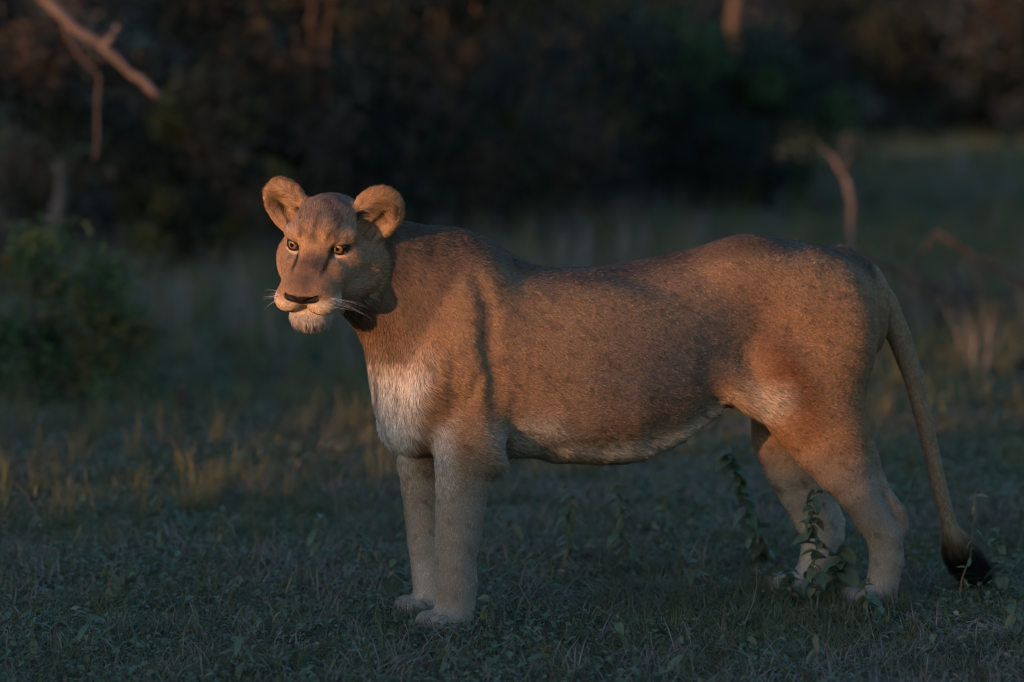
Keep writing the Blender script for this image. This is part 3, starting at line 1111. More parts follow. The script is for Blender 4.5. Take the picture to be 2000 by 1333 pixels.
def shade_hill_mesh():
    q = np.unique(np.concatenate([np.linspace(-70, 90, 90), np.linspace(-8, 24, 240)]))
    u = np.concatenate([np.linspace(-12, -3, 10), np.linspace(-2.2, 2.2, 9), np.linspace(3, 11, 10)])
    sh = np.interp(q, [a for a, _ in SHADE], [b for _, b in SHADE])
    Pq = np.stack([q, np.zeros_like(q), np.zeros_like(q)], 1)
    sh = sh + wobble(Pq, 2.6, 61, 3) * .06 * sstep(q, 1.2, 2) + wobble(Pq, 1.1, 62, 2) * .12 * sstep(q, 6, 9)
    crest = sh + abs(HILL_U) * math.tan(SUN_EL)
    Q, U = np.meshgrid(q, u, indexing='ij')
    prof = np.where(np.abs(U) < 2.5, 1 - (U / 2.5) ** 2 * .06, .94 * (1 - sstep(np.abs(U), 2.5, 11)))
    Z = crest[:, None] * prof - .05
    XY = Q[..., None] * SQ + (U + HILL_U)[..., None] * SU
    V = np.concatenate([XY, Z[..., None]], -1).reshape(-1, 3)
    n, m = len(q), len(u)
    i = np.arange((n - 1) * (m - 1)); a = (i // (m - 1)) * m + i % (m - 1)
    return mesh_np('shade_hill', V, np.stack([a, a + 1, a + m + 1, a + m], 1), EARTH, True)


tag(link('shade_hill', shade_hill_mesh()), kind='structure')


# ------------------------------------------------------------------ plants: meshes
def blade(V, F, base, direc, length, width, bend, seg=3):
    """a tapering, bending blade"""
    d = np.array((math.cos(direc), math.sin(direc), 0.0))
    sd = np.array((-d[1], d[0], 0.0))
    n0 = len(V)
    for k in range(seg + 1):
        t = k / seg
        p = np.asarray(base) + np.array((0, 0, 1)) * length * (t - .30 * bend * t * t) + d * length * bend * (t ** 1.7) * .8
        w = width * (1 - t ** 1.6) * .5 if k < seg else 0
        if k < seg:
            V.append(p - sd * w); V.append(p + sd * w)
        else:
            V.append(p)
    for k in range(seg - 1):
        o = n0 + 2 * k
        F.append((o, o + 1, o + 3, o + 2))
    o = n0 + 2 * (seg - 1)
    F.append((o, o + 1, o + 2))


def leaf_geo(V, F, base, direc, up, roll, length, width, droop=.3, seg=4, heart=False):
    """a folded leaf: two halves meeting at the midrib"""
    d = np.array(direc, float); d /= np.linalg.norm(d)
    u = np.array(up, float); u -= d * (u @ d); u /= np.linalg.norm(u) + 1e-9
    s = np.cross(d, u)
    s, u = s * math.cos(roll) + u * math.sin(roll), u * math.cos(roll) - s * math.sin(roll)
    n0 = len(V)
    for k in range(seg + 1):
        t = k / seg
        if heart:
            w = width * .5 * (math.sin(math.pi * min(1, t * .80 + .20)) ** .8) if k < seg else 0
        else:
            w = width * .5 * math.sin(math.pi * min(1, (t * .92 + .06))) ** .85 if k < seg else 0
        p = np.asarray(base) + d * length * t - np.array((0, 0, 1)) * droop * length * t * t
        V.append(p - s * w + u * w * .35); V.append(p); V.append(p + s * w + u * w * .35)
    for k in range(seg):
        o = n0 + 3 * k
        F.append((o, o + 1, o + 4, o + 3)); F.append((o + 1, o + 2, o + 5, o + 4))


def tube_geo(V, F, pts, rads, seg=6):
    pts = [np.asarray(p, float) for p in pts]
    n0 = len(V)
    for i, p in enumerate(pts):
        t = pts[min(i + 1, len(pts) - 1)] - pts[max(i - 1, 0)]
        t /= np.linalg.norm(t) + 1e-9
        a = np.cross(t, (0, 0, 1.0) if abs(t[2]) < .9 else (1.0, 0, 0)); a /= np.linalg.norm(a)
        b = np.cross(t, a)
        for j in range(seg):
            ph = 2 * math.pi * j / seg
            V.append(p + (a * math.cos(ph) + b * math.sin(ph)) * rads[i])
    for i in range(len(pts) - 1):
        for j in range(seg):
            o = n0 + i * seg
            F.append((o + j, o + (j + 1) % seg, o + seg + (j + 1) % seg, o + seg + j))
    F.append(tuple(n0 + j for j in range(seg))[::-1])
    F.append(tuple(n0 + (len(pts) - 1) * seg + j for j in range(seg)))


def crooked(p0, p1, n=6, amp=.06, rng=RNG):
    p0 = np.asarray(p0, float); p1 = np.asarray(p1, float)
    L_ = np.linalg.norm(p1 - p0)
    out = []
    for i in range(n + 1):
        t = i / n
        j = rng.normal(size=3) * amp * L_ * (math.sin(math.pi * t) * .6 + .15) if 0 < i < n else np.zeros(3)
        out.append(p0 + (p1 - p0) * t + j)
    return out


GREEN = simple_mat('grass_green', (.108, .138, .070), .7, .35, 8, .25, .25, rnd=.6)
OLIVE = simple_mat('grass_olive', (.125, .122, .058), .75, .35, 8, .2, .25, rnd=.6)
STRAW = simple_mat('grass_straw', (.19, .155, .115), .8, .5, 10, .2, .15, rnd=.3)
GREY_STRAW = simple_mat('grass_grey', (.19, .17, .15), .85, .35, 10, .15, .1, rnd=.3)
WEED_LEAF = simple_mat('weed_leaf', (.090, .135, .080), .6, .30, 40, .35, .25, rnd=.7)
WEED_LEAF_B = simple_mat('weed_leaf_olive', (.125, .14, .070), .6, .30, 40, .3, .25, rnd=.7)
STEM = simple_mat('weed_stem', (.12, .10, .06), .8, .3, 60)
DEADWOOD = simple_mat('dead_wood', (.125, .095, .082), .9, .4, 14, .1)
DARKWOOD = simple_mat('dark_wood', (.060, .048, .043), .9, .4, 14, .1)
BARK = simple_mat('bark', (.10, .07, .05), .95, .4, 10, .1)
REDBARK = simple_mat('red_bark', (.13, .075, .055), .95, .35, 10, .1)
LITTER = simple_mat('dead_leaf', (.22, .17, .13), .85, .5, 30, .15, .1, rnd=.4)


def protos(kind, count, seed):
    """small tuft meshes that the ground cover repeats"""
    rng = np.random.default_rng(seed)
    col = bpy.data.collections.new(kind + '_tufts')
    for i in range(count):
        V, F = [], []
        if kind == 'green':
            for _ in range(34):
                a, r = rng.uniform(0, 6.28), .045 * math.sqrt(rng.random())
                blade(V, F, (r * math.cos(a), r * math.sin(a), -.004), rng.uniform(0, 6.28), rng.uniform(.022, .070), rng.uniform(.0022, .0044), rng.uniform(.4, 2.3))
            mat = GREEN if i % 2 else OLIVE
        elif kind == 'olive':
            for _ in range(22):
                a, r = rng.uniform(0, 6.28), .04 * math.sqrt(rng.random())
                blade(V, F, (r * math.cos(a), r * math.sin(a), -.004), rng.uniform(0, 6.28), rng.uniform(.07, .19), rng.uniform(.0025, .0045), rng.uniform(.1, .8), 4)
            mat = OLIVE
        elif kind == 'straw':
            for _ in range(16):
                a, r = rng.uniform(0, 6.28), .06 * math.sqrt(rng.random())
                blade(V, F, (r * math.cos(a), r * math.sin(a), -.002), rng.uniform(0, 6.28), rng.uniform(.03, .11), rng.uniform(.0022, .0045), rng.uniform(.5, 2.4))
            mat = STRAW if i % 2 else GREY_STRAW
        elif kind == 'tall':
            for _ in range(16):
                a, r = rng.uniform(0, 6.28), .05 * math.sqrt(rng.random())
                blade(V, F, (r * math.cos(a), r * math.sin(a), -.004), rng.uniform(0, 6.28), rng.uniform(.18, .42), rng.uniform(.003, .005), rng.uniform(.1, .7), 4)
            mat = GREY_STRAW if i % 2 else OLIVE
        elif kind == 'leafy':
            for _ in range(13):
                a, r = rng.uniform(0, 6.28), .04 * math.sqrt(rng.random())
                el = rng.uniform(.1, 1.0)
                leaf_geo(V, F, (r * math.cos(a), r * math.sin(a), rng.uniform(.004, .035)), (math.cos(a), math.sin(a), el), (0, 0, 1), rng.uniform(-.5, .5), rng.uniform(.012, .026), rng.uniform(.006, .012), .4, 3)
            mat = WEED_LEAF
        else:
            for _ in range(9):
                a, r = rng.uniform(0, 6.28), .06 * math.sqrt(rng.random())
                leaf_geo(V, F, (r * math.cos(a), r * math.sin(a), rng.uniform(.002, .018)), (math.cos(a * 3), math.sin(a * 3), rng.uniform(-.1, .5)), (0, 0, 1), rng.uniform(-.8, .8), rng.uniform(.015, .035), rng.uniform(.004, .012), .3, 3)
            mat = LITTER
        o = bpy.data.objects.new(kind + '_tuft', mesh_np(kind + '_tuft', V, F, mat))
        col.objects.link(o)
    return col


def scatter(name, label, cat, kind, nprotos, pts, scale, seed):
    rng = np.random.default_rng(seed)
    col = protos(kind, nprotos, seed)
    n = len(pts)
    me = bpy.data.meshes.new(name)
    me.vertices.add(n)
    me.vertices.foreach_set('co', pts.astype(np.float32).ravel())
    rot = np.stack([rng.normal(size=n) * .12, rng.normal(size=n) * .12, rng.uniform(0, 6.28, n)], 1)
    a = me.attributes.new('rot', 'FLOAT_VECTOR', 'POINT'); a.data.foreach_set('vector', rot.astype(np.float32).ravel())
    a = me.attributes.new('scl', 'FLOAT', 'POINT'); a.data.foreach_set('value', scale.astype(np.float32))
    a = me.attributes.new('idx', 'INT', 'POINT'); a.data.foreach_set('value', rng.integers(0, nprotos, n).astype(np.int32))
    o = link(name, me)
    tag(o, label, cat, kind='stuff')
    g = bpy.data.node_groups.new(name + '_nodes', 'GeometryNodeTree')
    g.interface.new_socket('Geometry', in_out='INPUT', socket_type='NodeSocketGeometry')
    g.interface.new_socket('Geometry', in_out='OUTPUT', socket_type='NodeSocketGeometry')
    N = g.nodes
    gi, go = N.new('NodeGroupInput'), N.new('NodeGroupOutput')
    ip = N.new('GeometryNodeInstanceOnPoints')
    ci = N.new('GeometryNodeCollectionInfo')
    ci.inputs['Collection'].default_value = col
    ci.inputs['Separate Children'].default_value = True
    ci.inputs['Reset Children'].default_value = True
    ip.inputs['Pick Instance'].default_value = True

    def attr(nm, ty):
        x = N.new('GeometryNodeInputNamedAttribute'); x.data_type = ty; x.inputs['Name'].default_value = nm
        return next(s for s in x.outputs if s.name == 'Attribute' and s.enabled)
    e2r = N.new('FunctionNodeEulerToRotation')
    Lk = g.links.new
    Lk(gi.outputs[0], ip.inputs['Points'])
    Lk(ci.outputs[0], ip.inputs['Instance'])
    Lk(attr('idx', 'INT'), ip.inputs['Instance Index'])
    Lk(attr('rot', 'FLOAT_VECTOR'), e2r.inputs[0]); Lk(e2r.outputs[0], ip.inputs['Rotation'])
    Lk(attr('scl', 'FLOAT'), ip.inputs['Scale'])
    Lk(ip.outputs[0], go.inputs[0])
    md = o.modifiers.new('scatter', 'NODES'); md.node_group = g
    return o


def density_cut(P, seed, lo, hi, freq=1.6):
    rng = np.random.default_rng(seed)
    w = sstep(wobble(P, freq, seed), lo, hi)
    return rng.random(len(P)) < w


def wedge_sample(n, d0, d1, seed):
    """uniform per square metre"""
    rng = np.random.default_rng(seed)
    D = np.sqrt(rng.uniform(d0 ** 2, d1 ** 2, n))
    half = D * .1067 * 1.35 + .3
    x = rng.uniform(-1, 1, n) * half
    y = D - 12.0
    return np.stack([x, y, ground_z(x, y)], 1), D


rg = np.random.default_rng(90)


def feet_tufts(n, seed, spread=.13, paws=None, front=False):
    r = np.random.default_rng(seed)
    out = []
    for st in paws or (NEAR_FPAW, FAR_FPAW, NEAR_HPAW, FAR_HPAW):
        c = to_world(np.array(st[1][:3])[None])[0]
        a = r.uniform(3.3, 6.1, n) if front else r.uniform(0, 6.28, n); q = spread * (.55 + .6 * r.random(n))
        p = np.stack([c[0] + np.cos(a) * q * 1.2, c[1] + np.sin(a) * q, np.zeros(n)], 1)
        p[:, 2] = ground_z(p[:, 0], p[:, 1])
        out.append(p)
    return np.concatenate(out)


P1, D1 = wedge_sample(11000, 10.6, 17, 101)
P1b, D1b = wedge_sample(12000, 17, 42, 102)
PF = feet_tufts(34, 104, .13, (NEAR_HPAW, FAR_HPAW))
P = np.concatenate([P1, P1b, PF]); D = np.concatenate([D1, D1b, np.full(len(PF), 12.0)])
scatter('short_grass', 'short green grass covering the shaded ground around the lioness', 'grass', 'green', 7, P, rg.uniform(.7, 1.25, len(P)) * np.where(D > 17, 1.7, 1), 103)
P, D = wedge_sample(5000, 10.6, 17, 111)
k = density_cut(P, 112, -.7, .8, 2.5)
scatter('dry_grass', 'dry straw-coloured grass lying between the green blades', 'grass', 'straw', 6, P[k], rg.uniform(.7, 1.3, k.sum()), 113)
P, D = wedge_sample(8500, 10.6, 17, 121)
k = density_cut(P, 122, -.5, .5)
scatter('ground_herbs', 'tiny leafy herbs growing among the short grass', 'ground cover', 'leafy', 7, P[k], rg.uniform(.7, 1.5, k.sum()), 123)
P, D = wedge_sample(6000, 10.6, 16, 131)
k = density_cut(P, 132, -.3, .6)
scatter('leaf_litter', 'dead brown leaves scattered on the ground between grass', 'leaf litter', 'litter', 6, P[k], rg.uniform(.6, 1.2, k.sum()), 133)
P, D = wedge_sample(9000, 13.0, 40, 141)
k = density_cut(P, 142, -.6, .5, .9) & (RNG.random(len(P)) < sstep(D, 12.8, 15.5)) & ~((D < 15.0) & (P[:, 0] > -.6))
PH = feet_tufts(26, 144, .10, (NEAR_HPAW, FAR_HPAW), True)
PH = np.concatenate([PH, feet_tufts(5, 145, .12, (NEAR_FPAW, FAR_FPAW), True)])
scatter('olive_grass', 'taller olive grass in the field behind the lioness and around her feet', 'grass', 'olive', 7, np.concatenate([P[k], PH]),
        np.concatenate([rg.uniform(.6, 1.3, k.sum()), rg.uniform(.30, .60, len(PH))]), 143)
P, D = wedge_sample(7500, 18.5, 44, 151)
k = density_cut(P, 152, -.3, .5, .7)
scatter('tall_dry_grass', 'tall pale dry grass along the foot of the thicket', 'grass', 'tall', 8, P[k], rg.uniform(.5, 1.05, k.sum()), 153)


# ------------------------------------------------------------------ weeds near the lioness
def leaf_mesh(name, length, width, droop, mat, heart):
    V, F = [], []
    leaf_geo(V, F, (0, 0, 0), (0, 1, 0), (0, 0, 1), 0, length, width, droop, 5, heart)
    return mesh_np(name, V, F, mat, True)


HEART = [leaf_mesh('leaf', 0.054 * k, .037 * k, d, m, True) for k, d, m in ((1, .25, WEED_LEAF), (.85, .5, WEED_LEAF), (1.0, .4, WEED_LEAF_B), (.7, .2, WEED_LEAF))]
LANCE = [leaf_mesh('leaf', .066 * k, .021 * k, d, m, False) for k, d, m in ((1, .35, WEED_LEAF), (.8, .5, WEED_LEAF_B), (.9, .3, WEED_LEAF), (.7, .4, WEED_LEAF_B))]


def weed(px, py, tip_px, tip_py, nleaf, style, label, group=None, leaf_scale=1.0, lean=0.0, seed=0, low=.15):
    """upright weed: stem from the ground pixel to the tip pixel (same distance), leaves in turn up the stem"""
    rng = np.random.default_rng(1000 + seed)
    b = ground_at(px, py); b[2] = ground_z(b[0], b[1])[0] - .01
    tip = at_depth(tip_px, tip_py, b[1] + 12 + lean)
    pts = crooked(np.zeros(3), tip - b, 6, .05, rng)
    V, F = [], []
    H = np.linalg.norm(tip - b)
    tube_geo(V, F, pts, [.0028 * (1 - .7 * i / 6) * (.7 + H) for i in range(7)], 5)
    root = link('leafy_weed', None, loc=b)
    tag(root, label, 'weed', group)
    link('stem', mesh_np('weed_stem', V, F, STEM, True), root)
    lib = HEART if style == 'heart' else LANCE
    for i in range(nleaf):
        t = low + (1 - low) * ((i + .5) / nleaf)
        f = t * 6; k = min(int(f), 5)
        p = pts[k] + (pts[k + 1] - pts[k]) * (f - k)
        az = i * 2.4 + rng.uniform(-.5, .5)
        o = link('leaf', lib[rng.integers(len(lib))], root, p)
        el = rng.uniform(-.9, .35)
        d = Vector((math.cos(az) * math.cos(el), math.sin(az) * math.cos(el), math.sin(el)))
        q = d.to_track_quat('Y', 'Z')
        o.rotation_euler = (q.to_matrix() @ Matrix.Rotation(rng.uniform(-.6, .6), 3, 'Y')).to_euler()
        s = leaf_scale * rng.uniform(.7, 1.3) * (1.0 - .35 * t)
        o.scale = (s, s, s)
    return root


weed(1492, 1112, 1421, 882, 60, 'heart', 'tallest leafy weed, rising under the belly before the far hind leg', None, 1.15, 0, 1)
weed(1583, 1190, 1592, 955, 34, 'heart', 'leafy weed standing right in front of the far hind leg', None, 1.1, -.03, 2)
weed(1628, 1180, 1648, 1070, 34, 'heart', 'low broad-leaved weed between the two hind feet', None, 1.4, 0, 3)
weed(1700, 1215, 1690, 1130, 16, 'heart', 'low leafy weed growing over the toes of the near hind foot', None, 1.0, 0, 13)
weed(1545, 1185, 1538, 1110, 14, 'heart', 'low leafy weed growing over the toes of the far hind foot', None, 1.0, 0, 14)
weed(1372, 1180, 1330, 1075, 6, 'heart', 'small weed with few heart-shaped leaves below the flank fold', None, 1.1, 0, 4, .5)
weed(1112, 1125, 1118, 945, 28, 'lance', 'dark drooping weed under the belly, closer to the front legs', None, 1.1, 0, 5)
weed(1216, 1120, 1210, 945, 28, 'lance', 'dark drooping weed under the middle of the belly', None, 1.1, 0, 6)
weed(958, 1275, 952, 1165, 10, 'heart', 'dark leafy weed just behind the near front paw', None, 1.0, 0, 7)
weed(742, 1275, 738, 1165, 9, 'lance', 'leafy weed just in front of the front paws', None, 1.0, 0, 8)
weed(1958, 1165, 1950, 1035, 15, 'heart', 'broad-leaved weed beside the black tail tuft', None, 1.1, 0, 9)
weed(1880, 1190, 1905, 960, 9, 'lance', 'thin weed with sparse leaves crossing the tail tuft', None, .7, 0, 10, .3)
weed(1750, 1090, 1800, 905, 10, 'lance', 'thin weed between the near hind leg and the tail', None, .6, .05, 11, .3)
weed(1206, 1290, 1204, 1200, 4, 'heart', 'small weed with a round leaf in the short grass below the belly', None, 1.2, 0, 12, .5)
SMALL = [(625, 1110, 622, 1000, 11, 'lance'), (66, 1290, 60, 1170, 10, 'lance'), (475, 1330, 470, 1225, 9, 'lance'), (384, 1260, 378, 1150, 9, 'lance'), (175, 1310, 168, 1195, 10, 'lance'),
         (768, 1150, 770, 1090, 8, 'heart'), (1335, 1330, 1330, 1240, 8, 'lance'), (1598, 1320, 1592, 1235, 8, 'lance'), (300, 1090, 318, 960, 8, 'lance'), (90, 1060, 75, 930, 9, 'lance'),
         (720, 1320, 716, 1240, 8, 'lance'), (1060, 1330, 1066, 1262, 7, 'heart'), (1470, 1300, 1462, 1235, 7, 'heart'), (1820, 1310, 1826, 1235, 8, 'heart'), (1990, 1260, 1975, 1165, 9, 'heart'),
         (880, 1330, 872, 1268, 7, 'lance'), (545, 1250, 552, 1170, 7, 'lance'), (1300, 1040, 1304, 960, 8, 'lance'), (1000, 1090, 1004, 990, 9, 'lance'), (1840, 860, 1836, 770, 9, 'heart'), (1790, 830, 1796, 760, 7, 'heart'),
         (1960, 905, 1950, 800, 8, 'lance'), (430, 1080, 436, 985, 8, 'lance'), (690, 1090, 694, 1010, 7, 'lance'), (215, 1180, 210, 1095, 8, 'lance')]
for i, (a, b_, c_, d_, n_, st_) in enumerate(SMALL):
    weed(a, b_, c_, d_, n_, st_, 'small leafy weed standing alone in the open grass', 'small weeds in the open grass', .9 if st_ == 'heart' else 1.1, 0, 40 + i)


# dry stalks and sticks
rk = np.random.default_rng(77)
for i in range(26):
    px, py = rk.uniform(20, 1980), rk.uniform(1020, 1320)
    if 760 < px < 960 and py > 1150:
        continue
    b = ground_at(px, py)
    h = rk.uniform(.06, .20)
    V, F = [], []
    tip = np.array((rk.normal() * .07, rk.normal() * .05, h))
    tube_geo(V, F, crooked((0, 0, -.01), tip, 4, .06, rk), [.0016, .0014, .0012, .001, .0007], 4)
    o = link('dry_stalk', mesh_np('dry_stalk', V, F, STRAW if i % 2 else GREY_STRAW, True), loc=(b[0], b[1], ground_z(b[0], b[1])[0]))
    tag(o, 'thin dry stalk sticking up out of the short grass', 'stalk', 'dry stalks in the short grass')


def branch(name, label, cat, pix, depth, r0, r1, mat, group=None, twigs=0, seed=0, tw_len=.2, parent=None, drop_to_ground=False, depth1=None):
    """a branch through photograph pixels at a given distance"""
    rng = np.random.default_rng(2000 + seed)
    n = len(pix)
    d1 = depth if depth1 is None else depth1
    pts = [at_depth(p[0], p[1], depth + (d1 - depth) * i / max(1, n - 1)) for i, p in enumerate(pix)]
    dense = []
    for a, b in zip(pts[:-1], pts[1:]):
        dense += crooked(a, b, 3, .045, rng)[:-1]
    dense.append(pts[-1])
    org = dense[0].copy()
    rads = [r0 + (r1 - r0) * i / (len(dense) - 1) for i in range(len(dense))]
    V, F = [], []
    tube_geo(V, F, [p - org for p in dense], [r * rng.uniform(.85, 1.15) for r in rads], 8)
    o = link(name, mesh_np(name, V, F, mat, True), parent, org if parent is None else org - np.array(parent.location))
    if parent is None:
        tag(o, label, cat, group)
    for t in range(twigs):
        k = rng.integers(1, len(dense) - 1)
        p = dense[k] - org
        d = rng.normal(size=3); d[2] = abs(d[2]) * .6; d /= np.linalg.norm(d)
        L_ = tw_len * rng.uniform(.5, 1.3)
        V, F = [], []
        tube_geo(V, F, crooked((0, 0, 0), d * L_, 4, .10, rng), [rads[k] * .45 * (1 - .7 * j / 4) for j in range(5)], 5)
        if parent is None:
            link('twig', mesh_np('twig', V, F, mat, True), o, p)
    return o


branch('fallen_stick', 'thin grey stick lying on the ground in front of the hind feet', 'stick', [(1540, 1232), (1600, 1228), (1660, 1234), (1725, 1232)], 11.95, .007, .005, DEADWOOD, seed=1)
branch('fallen_stick', 'short dark stick lying in the grass under the belly', 'stick', [(1020, 1205), (1090, 1192), (1160, 1188)], 12.25, .008, .005, DARKWOOD, seed=2)
branch('fallen_stick', 'short dark stump of wood poking out of the grass behind the lioness', 'stick', [(385, 812), (345, 752)], 17.2, .016, .012, DARKWOOD, seed=3)

# ------------------------------------------------------------------ dead wood behind her
dead = branch('dead_tree', None, None, [(-150, 716), (-140, 300), (-80, 60), (-10, -90)], 19.2, .10, .06, DEADWOOD, seed=10)
tag(dead, 'bare dead tree with a pale broken limb slanting down over the thicket', 'dead tree')
branch('limb', None, None, [(-12, -92), (80, -12), (145, 55), (205, 95), (255, 145), (312, 190)], 19.2, .027, .014, DEADWOOD, seed=11, parent=dead)
branch('limb', None, None, [(125, 45), (150, 105), (195, 150), (190, 225), (185, 310)], 19.2, .010, .006, DARKWOOD, seed=12, parent=dead)
branch('limb', None, None, [(200, 92), (222, 72), (230, 50)], 19.2, .016, .010, DEADWOOD, seed=13, parent=dead)

branch('dead_stump', 'pale weathered stump standing in front of the dark thicket', 'stump', [(114, 552), (106, 440), (120, 365), (112, 318)], 23.5, .040, .018, DEADWOOD, seed=20, twigs=3, tw_len=.12)
branch('dead_branch', 'grey forked dead branch rising out of the green bush', 'branch', [(75, 795), (66, 640), (62, 560), (105, 488)], 17.6, .013, .006, DARKWOOD, seed=21, twigs=2, tw_len=.16)
branch('dead_branch', 'arched grey dead branch leaning behind the green bush', 'branch', [(95, 580), (150, 545), (185, 555), (230, 600), (255, 700), (258, 764)], 18.2, .015, .009, DARKWOOD, seed=22, twigs=2, tw_len=.15)
sap = branch('dead_sapling', 'pale broken dead sapling standing behind the lioness rump', 'dead sapling', [(1668, 600), (1662, 480), (1664, 400), (1655, 355), (1622, 300)], 22.0, .017, .010, DEADWOOD, seed=23, twigs=3, tw_len=.14)
branch('fallen_branch', 'dark fallen branch propped up in the tangle of dead twigs', 'branch', [(2100, 662), (2040, 590), (1960, 530), (1900, 498), (1828, 452)], 20.4, .014, .010, DARKWOOD, seed=24, twigs=4, tw_len=.2)
branch('fallen_branch', 'reddish fallen branch reaching from the dead sapling to the tangle', 'branch', [(1665, 490), (1730, 520), (1790, 560), (1870, 640)], 20.9, .012, .008, DARKWOOD, seed=25, twigs=5, tw_len=.2)
branch('fallen_branch', 'grey branch bent down beside the tangle of dead twigs', 'branch', [(1826, 455), (1795, 500), (1770, 560), (1765, 652)], 20.6, .009, .007, DARKWOOD, seed=26, twigs=4, tw_len=.15)
rb = np.random.default_rng(5)
for i in range(9):
    x0 = rb.uniform(1750, 1960); x1 = x0 + rb.uniform(-140, 160)
    dd = rb.uniform(20.3, 21.3)
    branch('dead_branch', 'bare dark branch lying in the tangled brush pile', 'branch', [(x0, 16870 / dd - 168), ((x0 + x1) / 2, rb.uniform(560, 610)), (x1, rb.uniform(515, 590))], dd, .013, .006, DARKWOOD if i % 3 else REDBARK, 'dead branches of the brush pile', 5, 60 + i, .22)


# ------------------------------------------------------------------ bushes and trees
LEAFMATS = {
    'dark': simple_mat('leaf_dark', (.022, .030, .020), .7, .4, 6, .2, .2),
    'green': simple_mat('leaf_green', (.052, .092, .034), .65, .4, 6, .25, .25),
    'olive': simple_mat('leaf_olive', (.10, .085, .026), .7, .4, 6, .2, .25),
    'brown': simple_mat('leaf_brown', (.062, .046, .034), .8, .4, 6, .15, .15),
    'grey': simple_mat('leaf_grey', (.058, .066, .064), .8, .4, 6, .15, .15),
}


def leaf_cloud(rng, clumps, per, size):
    """many separate small leaves gathered in clumps: vertices and faces"""
    cen = np.repeat(np.array([c[:3] for c in clumps]), per, 0)
    rad = np.repeat(np.array([c[3] for c in clumps]), per)
    n = len(cen)
    d = rng.normal(size=(n, 3)); d /= np.linalg.norm(d, axis=1)[:, None]
    p = cen + d * (rad * rng.random(n) ** .45)[:, None]
    a = rng.normal(size=(n, 3)); a /= np.linalg.norm(a, axis=1)[:, None]
    b = np.cross(a, rng.normal(size=(n, 3))); b /= np.linalg.norm(b, axis=1)[:, None]
    L_ = (size * rng.uniform(.6, 1.3, n))[:, None]
    c = np.cross(a, b)
    V = np.stack([p - a * L_ * .5, p - b * L_ * .24 + c * L_ * .07, p + a * L_ * .5, p + b * L_ * .24 + c * L_ * .07], 1).reshape(-1, 3)
    i = np.arange(n) * 4
    return V, np.stack([i, i + 1, i + 2, i + 3], 1)


def bush(name, label, cat, px, base_py, width, height, mats, seed, group=None, nclump=26, per=150, size=.06, stem_mat=None, x=None, low=.05, trunk_r=.03):
    rng = np.random.default_rng(3000 + seed)
    b = ground_at(px, base_py)
    b[2] = -.02
    root = link(name, None, loc=b)
    tag(root, label, cat, group)
    clumps = []
    for i in range(nclump):
        a, r = rng.uniform(0, 6.28), math.sqrt(rng.random())
        t = rng.uniform(low, 1)
        prof = math.sin(math.pi * min(1, (.18 + .80 * t))) ** .6
        clumps.append((math.cos(a) * r * width * .5 * prof, math.sin(a) * r * width * .42 * prof, t * height, rng.uniform(.12, .34) * (width + height) * .35))
    # several stems
    V, F = [], []
    ends = rng.choice(nclump, min(nclump, 9), replace=False)
    for k, e in enumerate(ends):
        c = clumps[e]
        tube_geo(V, F, crooked((rng.normal() * .04, rng.normal() * .04, 0), c[:3], 5, .07, rng), [trunk_r * (1 - .75 * j / 5) * (1 if k == 0 else .7) for j in range(6)], 6)
    link('trunk', mesh_np('trunk', V, F, stem_mat or BARK, True), root)
    half = len(clumps) // max(1, len(mats))
    Vs, Fs, mi, off = [], [], [], 0
    me = None
    for k, mt in enumerate(mats):
        cl = clumps[k::len(mats)]
        v, f = leaf_cloud(rng, cl, per, size)
        Vs.append(v); Fs.append(f + off); off += len(v); mi += [k] * len(f)
    me = mesh_np('crown', np.concatenate(Vs), np.concatenate(Fs))
    for mt in mats:
        me.materials.append(LEAFMATS[mt])
    me.polygons.foreach_set('material_index', mi)
    link('crown', me, root)
    return root


bush('green_bush', 'low green bush with olive leaves beside the dead forked branch', 'bush', 90, 780, .78, .60, ['green', 'green', 'olive', 'green'], 1, None, 60, 75, .038, low=.02, trunk_r=.010)
bush('green_bush', 'small olive-green sapling at the foot of the green bush', 'bush', 175, 805, .34, .24, ['olive', 'green'], 2, None, 18, 70, .030, low=.02, trunk_r=.006)
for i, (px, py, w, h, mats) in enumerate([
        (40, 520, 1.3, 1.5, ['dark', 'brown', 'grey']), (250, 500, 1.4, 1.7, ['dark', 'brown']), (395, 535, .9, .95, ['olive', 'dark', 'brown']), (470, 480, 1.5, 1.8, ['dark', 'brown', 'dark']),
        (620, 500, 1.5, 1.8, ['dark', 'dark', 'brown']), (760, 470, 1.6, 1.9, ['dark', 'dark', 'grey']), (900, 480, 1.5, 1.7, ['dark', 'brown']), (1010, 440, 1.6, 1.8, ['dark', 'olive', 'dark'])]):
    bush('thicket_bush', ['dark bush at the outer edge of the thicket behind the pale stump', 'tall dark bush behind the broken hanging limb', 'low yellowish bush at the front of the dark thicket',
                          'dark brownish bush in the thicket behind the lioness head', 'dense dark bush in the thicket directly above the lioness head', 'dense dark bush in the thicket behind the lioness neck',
                          'brown-green bush in the thicket behind the lioness shoulders', 'dark bush at the inner end of the thicket behind the lioness back'][i], 'bush', px, py, w, h, mats, 10 + i, None, 34, 150, .065)
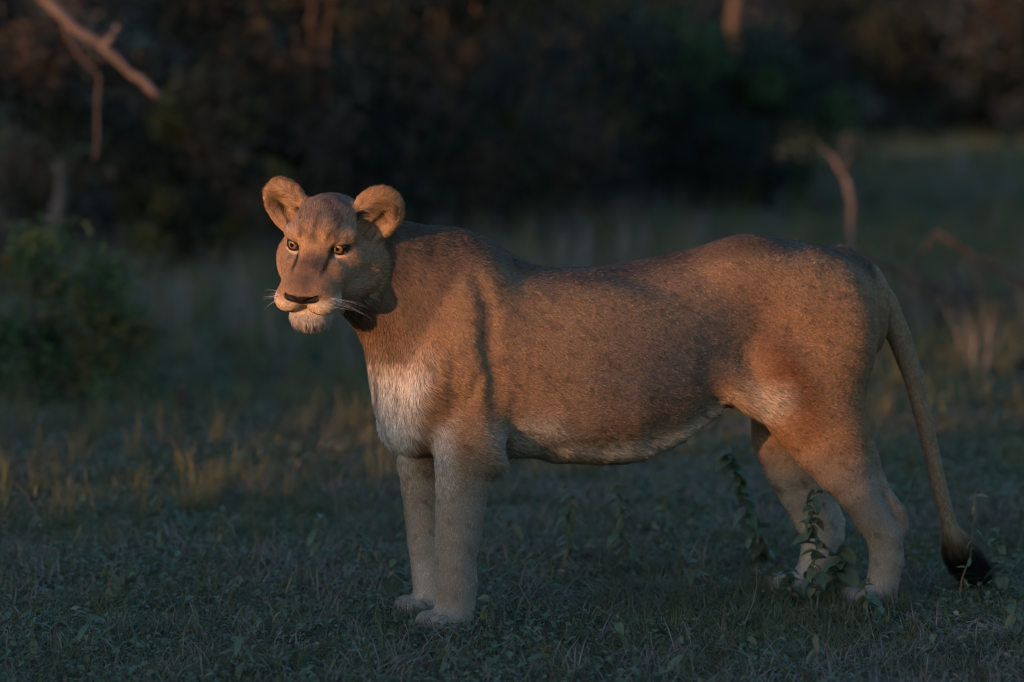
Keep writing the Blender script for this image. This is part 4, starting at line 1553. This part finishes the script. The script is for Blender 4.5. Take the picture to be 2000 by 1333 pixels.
for i, (px, py, w, h, mats) in enumerate([
        (1130, 425, 1.5, 1.3, ['dark', 'grey']), (1270, 420, 1.5, 1.2, ['dark', 'green', 'dark']), (1400, 415, 1.3, 1.05, ['dark', 'dark', 'green']), (1520, 405, 1.3, 1.0, ['green', 'dark'])]):
    bush('shrub', ['grey-green shrub behind the middle of the lioness back', 'dark green shrub behind the lioness loins', 'dark rounded shrub in front of the reddish trunk', 'green rounded shrub beside the dead sapling'][i],
         'bush', px, py, w, h, mats, 30 + i, None, 30, 150, .06)
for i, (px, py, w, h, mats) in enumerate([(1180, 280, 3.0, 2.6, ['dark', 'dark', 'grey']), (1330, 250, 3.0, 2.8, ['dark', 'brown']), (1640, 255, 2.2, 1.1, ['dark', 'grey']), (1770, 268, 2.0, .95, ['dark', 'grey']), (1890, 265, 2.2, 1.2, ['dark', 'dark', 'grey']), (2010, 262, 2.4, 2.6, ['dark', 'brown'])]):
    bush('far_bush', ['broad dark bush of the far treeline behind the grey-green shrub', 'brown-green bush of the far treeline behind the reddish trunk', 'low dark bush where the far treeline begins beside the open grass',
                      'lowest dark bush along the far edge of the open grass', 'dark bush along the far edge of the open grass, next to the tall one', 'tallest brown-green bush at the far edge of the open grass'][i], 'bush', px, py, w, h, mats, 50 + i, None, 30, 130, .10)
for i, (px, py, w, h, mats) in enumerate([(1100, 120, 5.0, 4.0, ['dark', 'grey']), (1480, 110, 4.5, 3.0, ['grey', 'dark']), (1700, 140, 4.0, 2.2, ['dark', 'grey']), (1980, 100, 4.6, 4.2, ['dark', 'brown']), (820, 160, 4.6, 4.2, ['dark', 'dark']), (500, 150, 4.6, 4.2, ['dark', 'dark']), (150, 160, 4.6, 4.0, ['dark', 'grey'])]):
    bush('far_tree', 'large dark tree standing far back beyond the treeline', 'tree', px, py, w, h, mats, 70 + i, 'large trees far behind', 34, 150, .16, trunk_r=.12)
tr = branch('bare_trunk', 'reddish bare tree trunk standing among the shrubs', 'tree trunk', [(1432, 385), (1428, 200), (1436, 90), (1428, -60)], 31.0, .055, .042, BARK, seed=40)
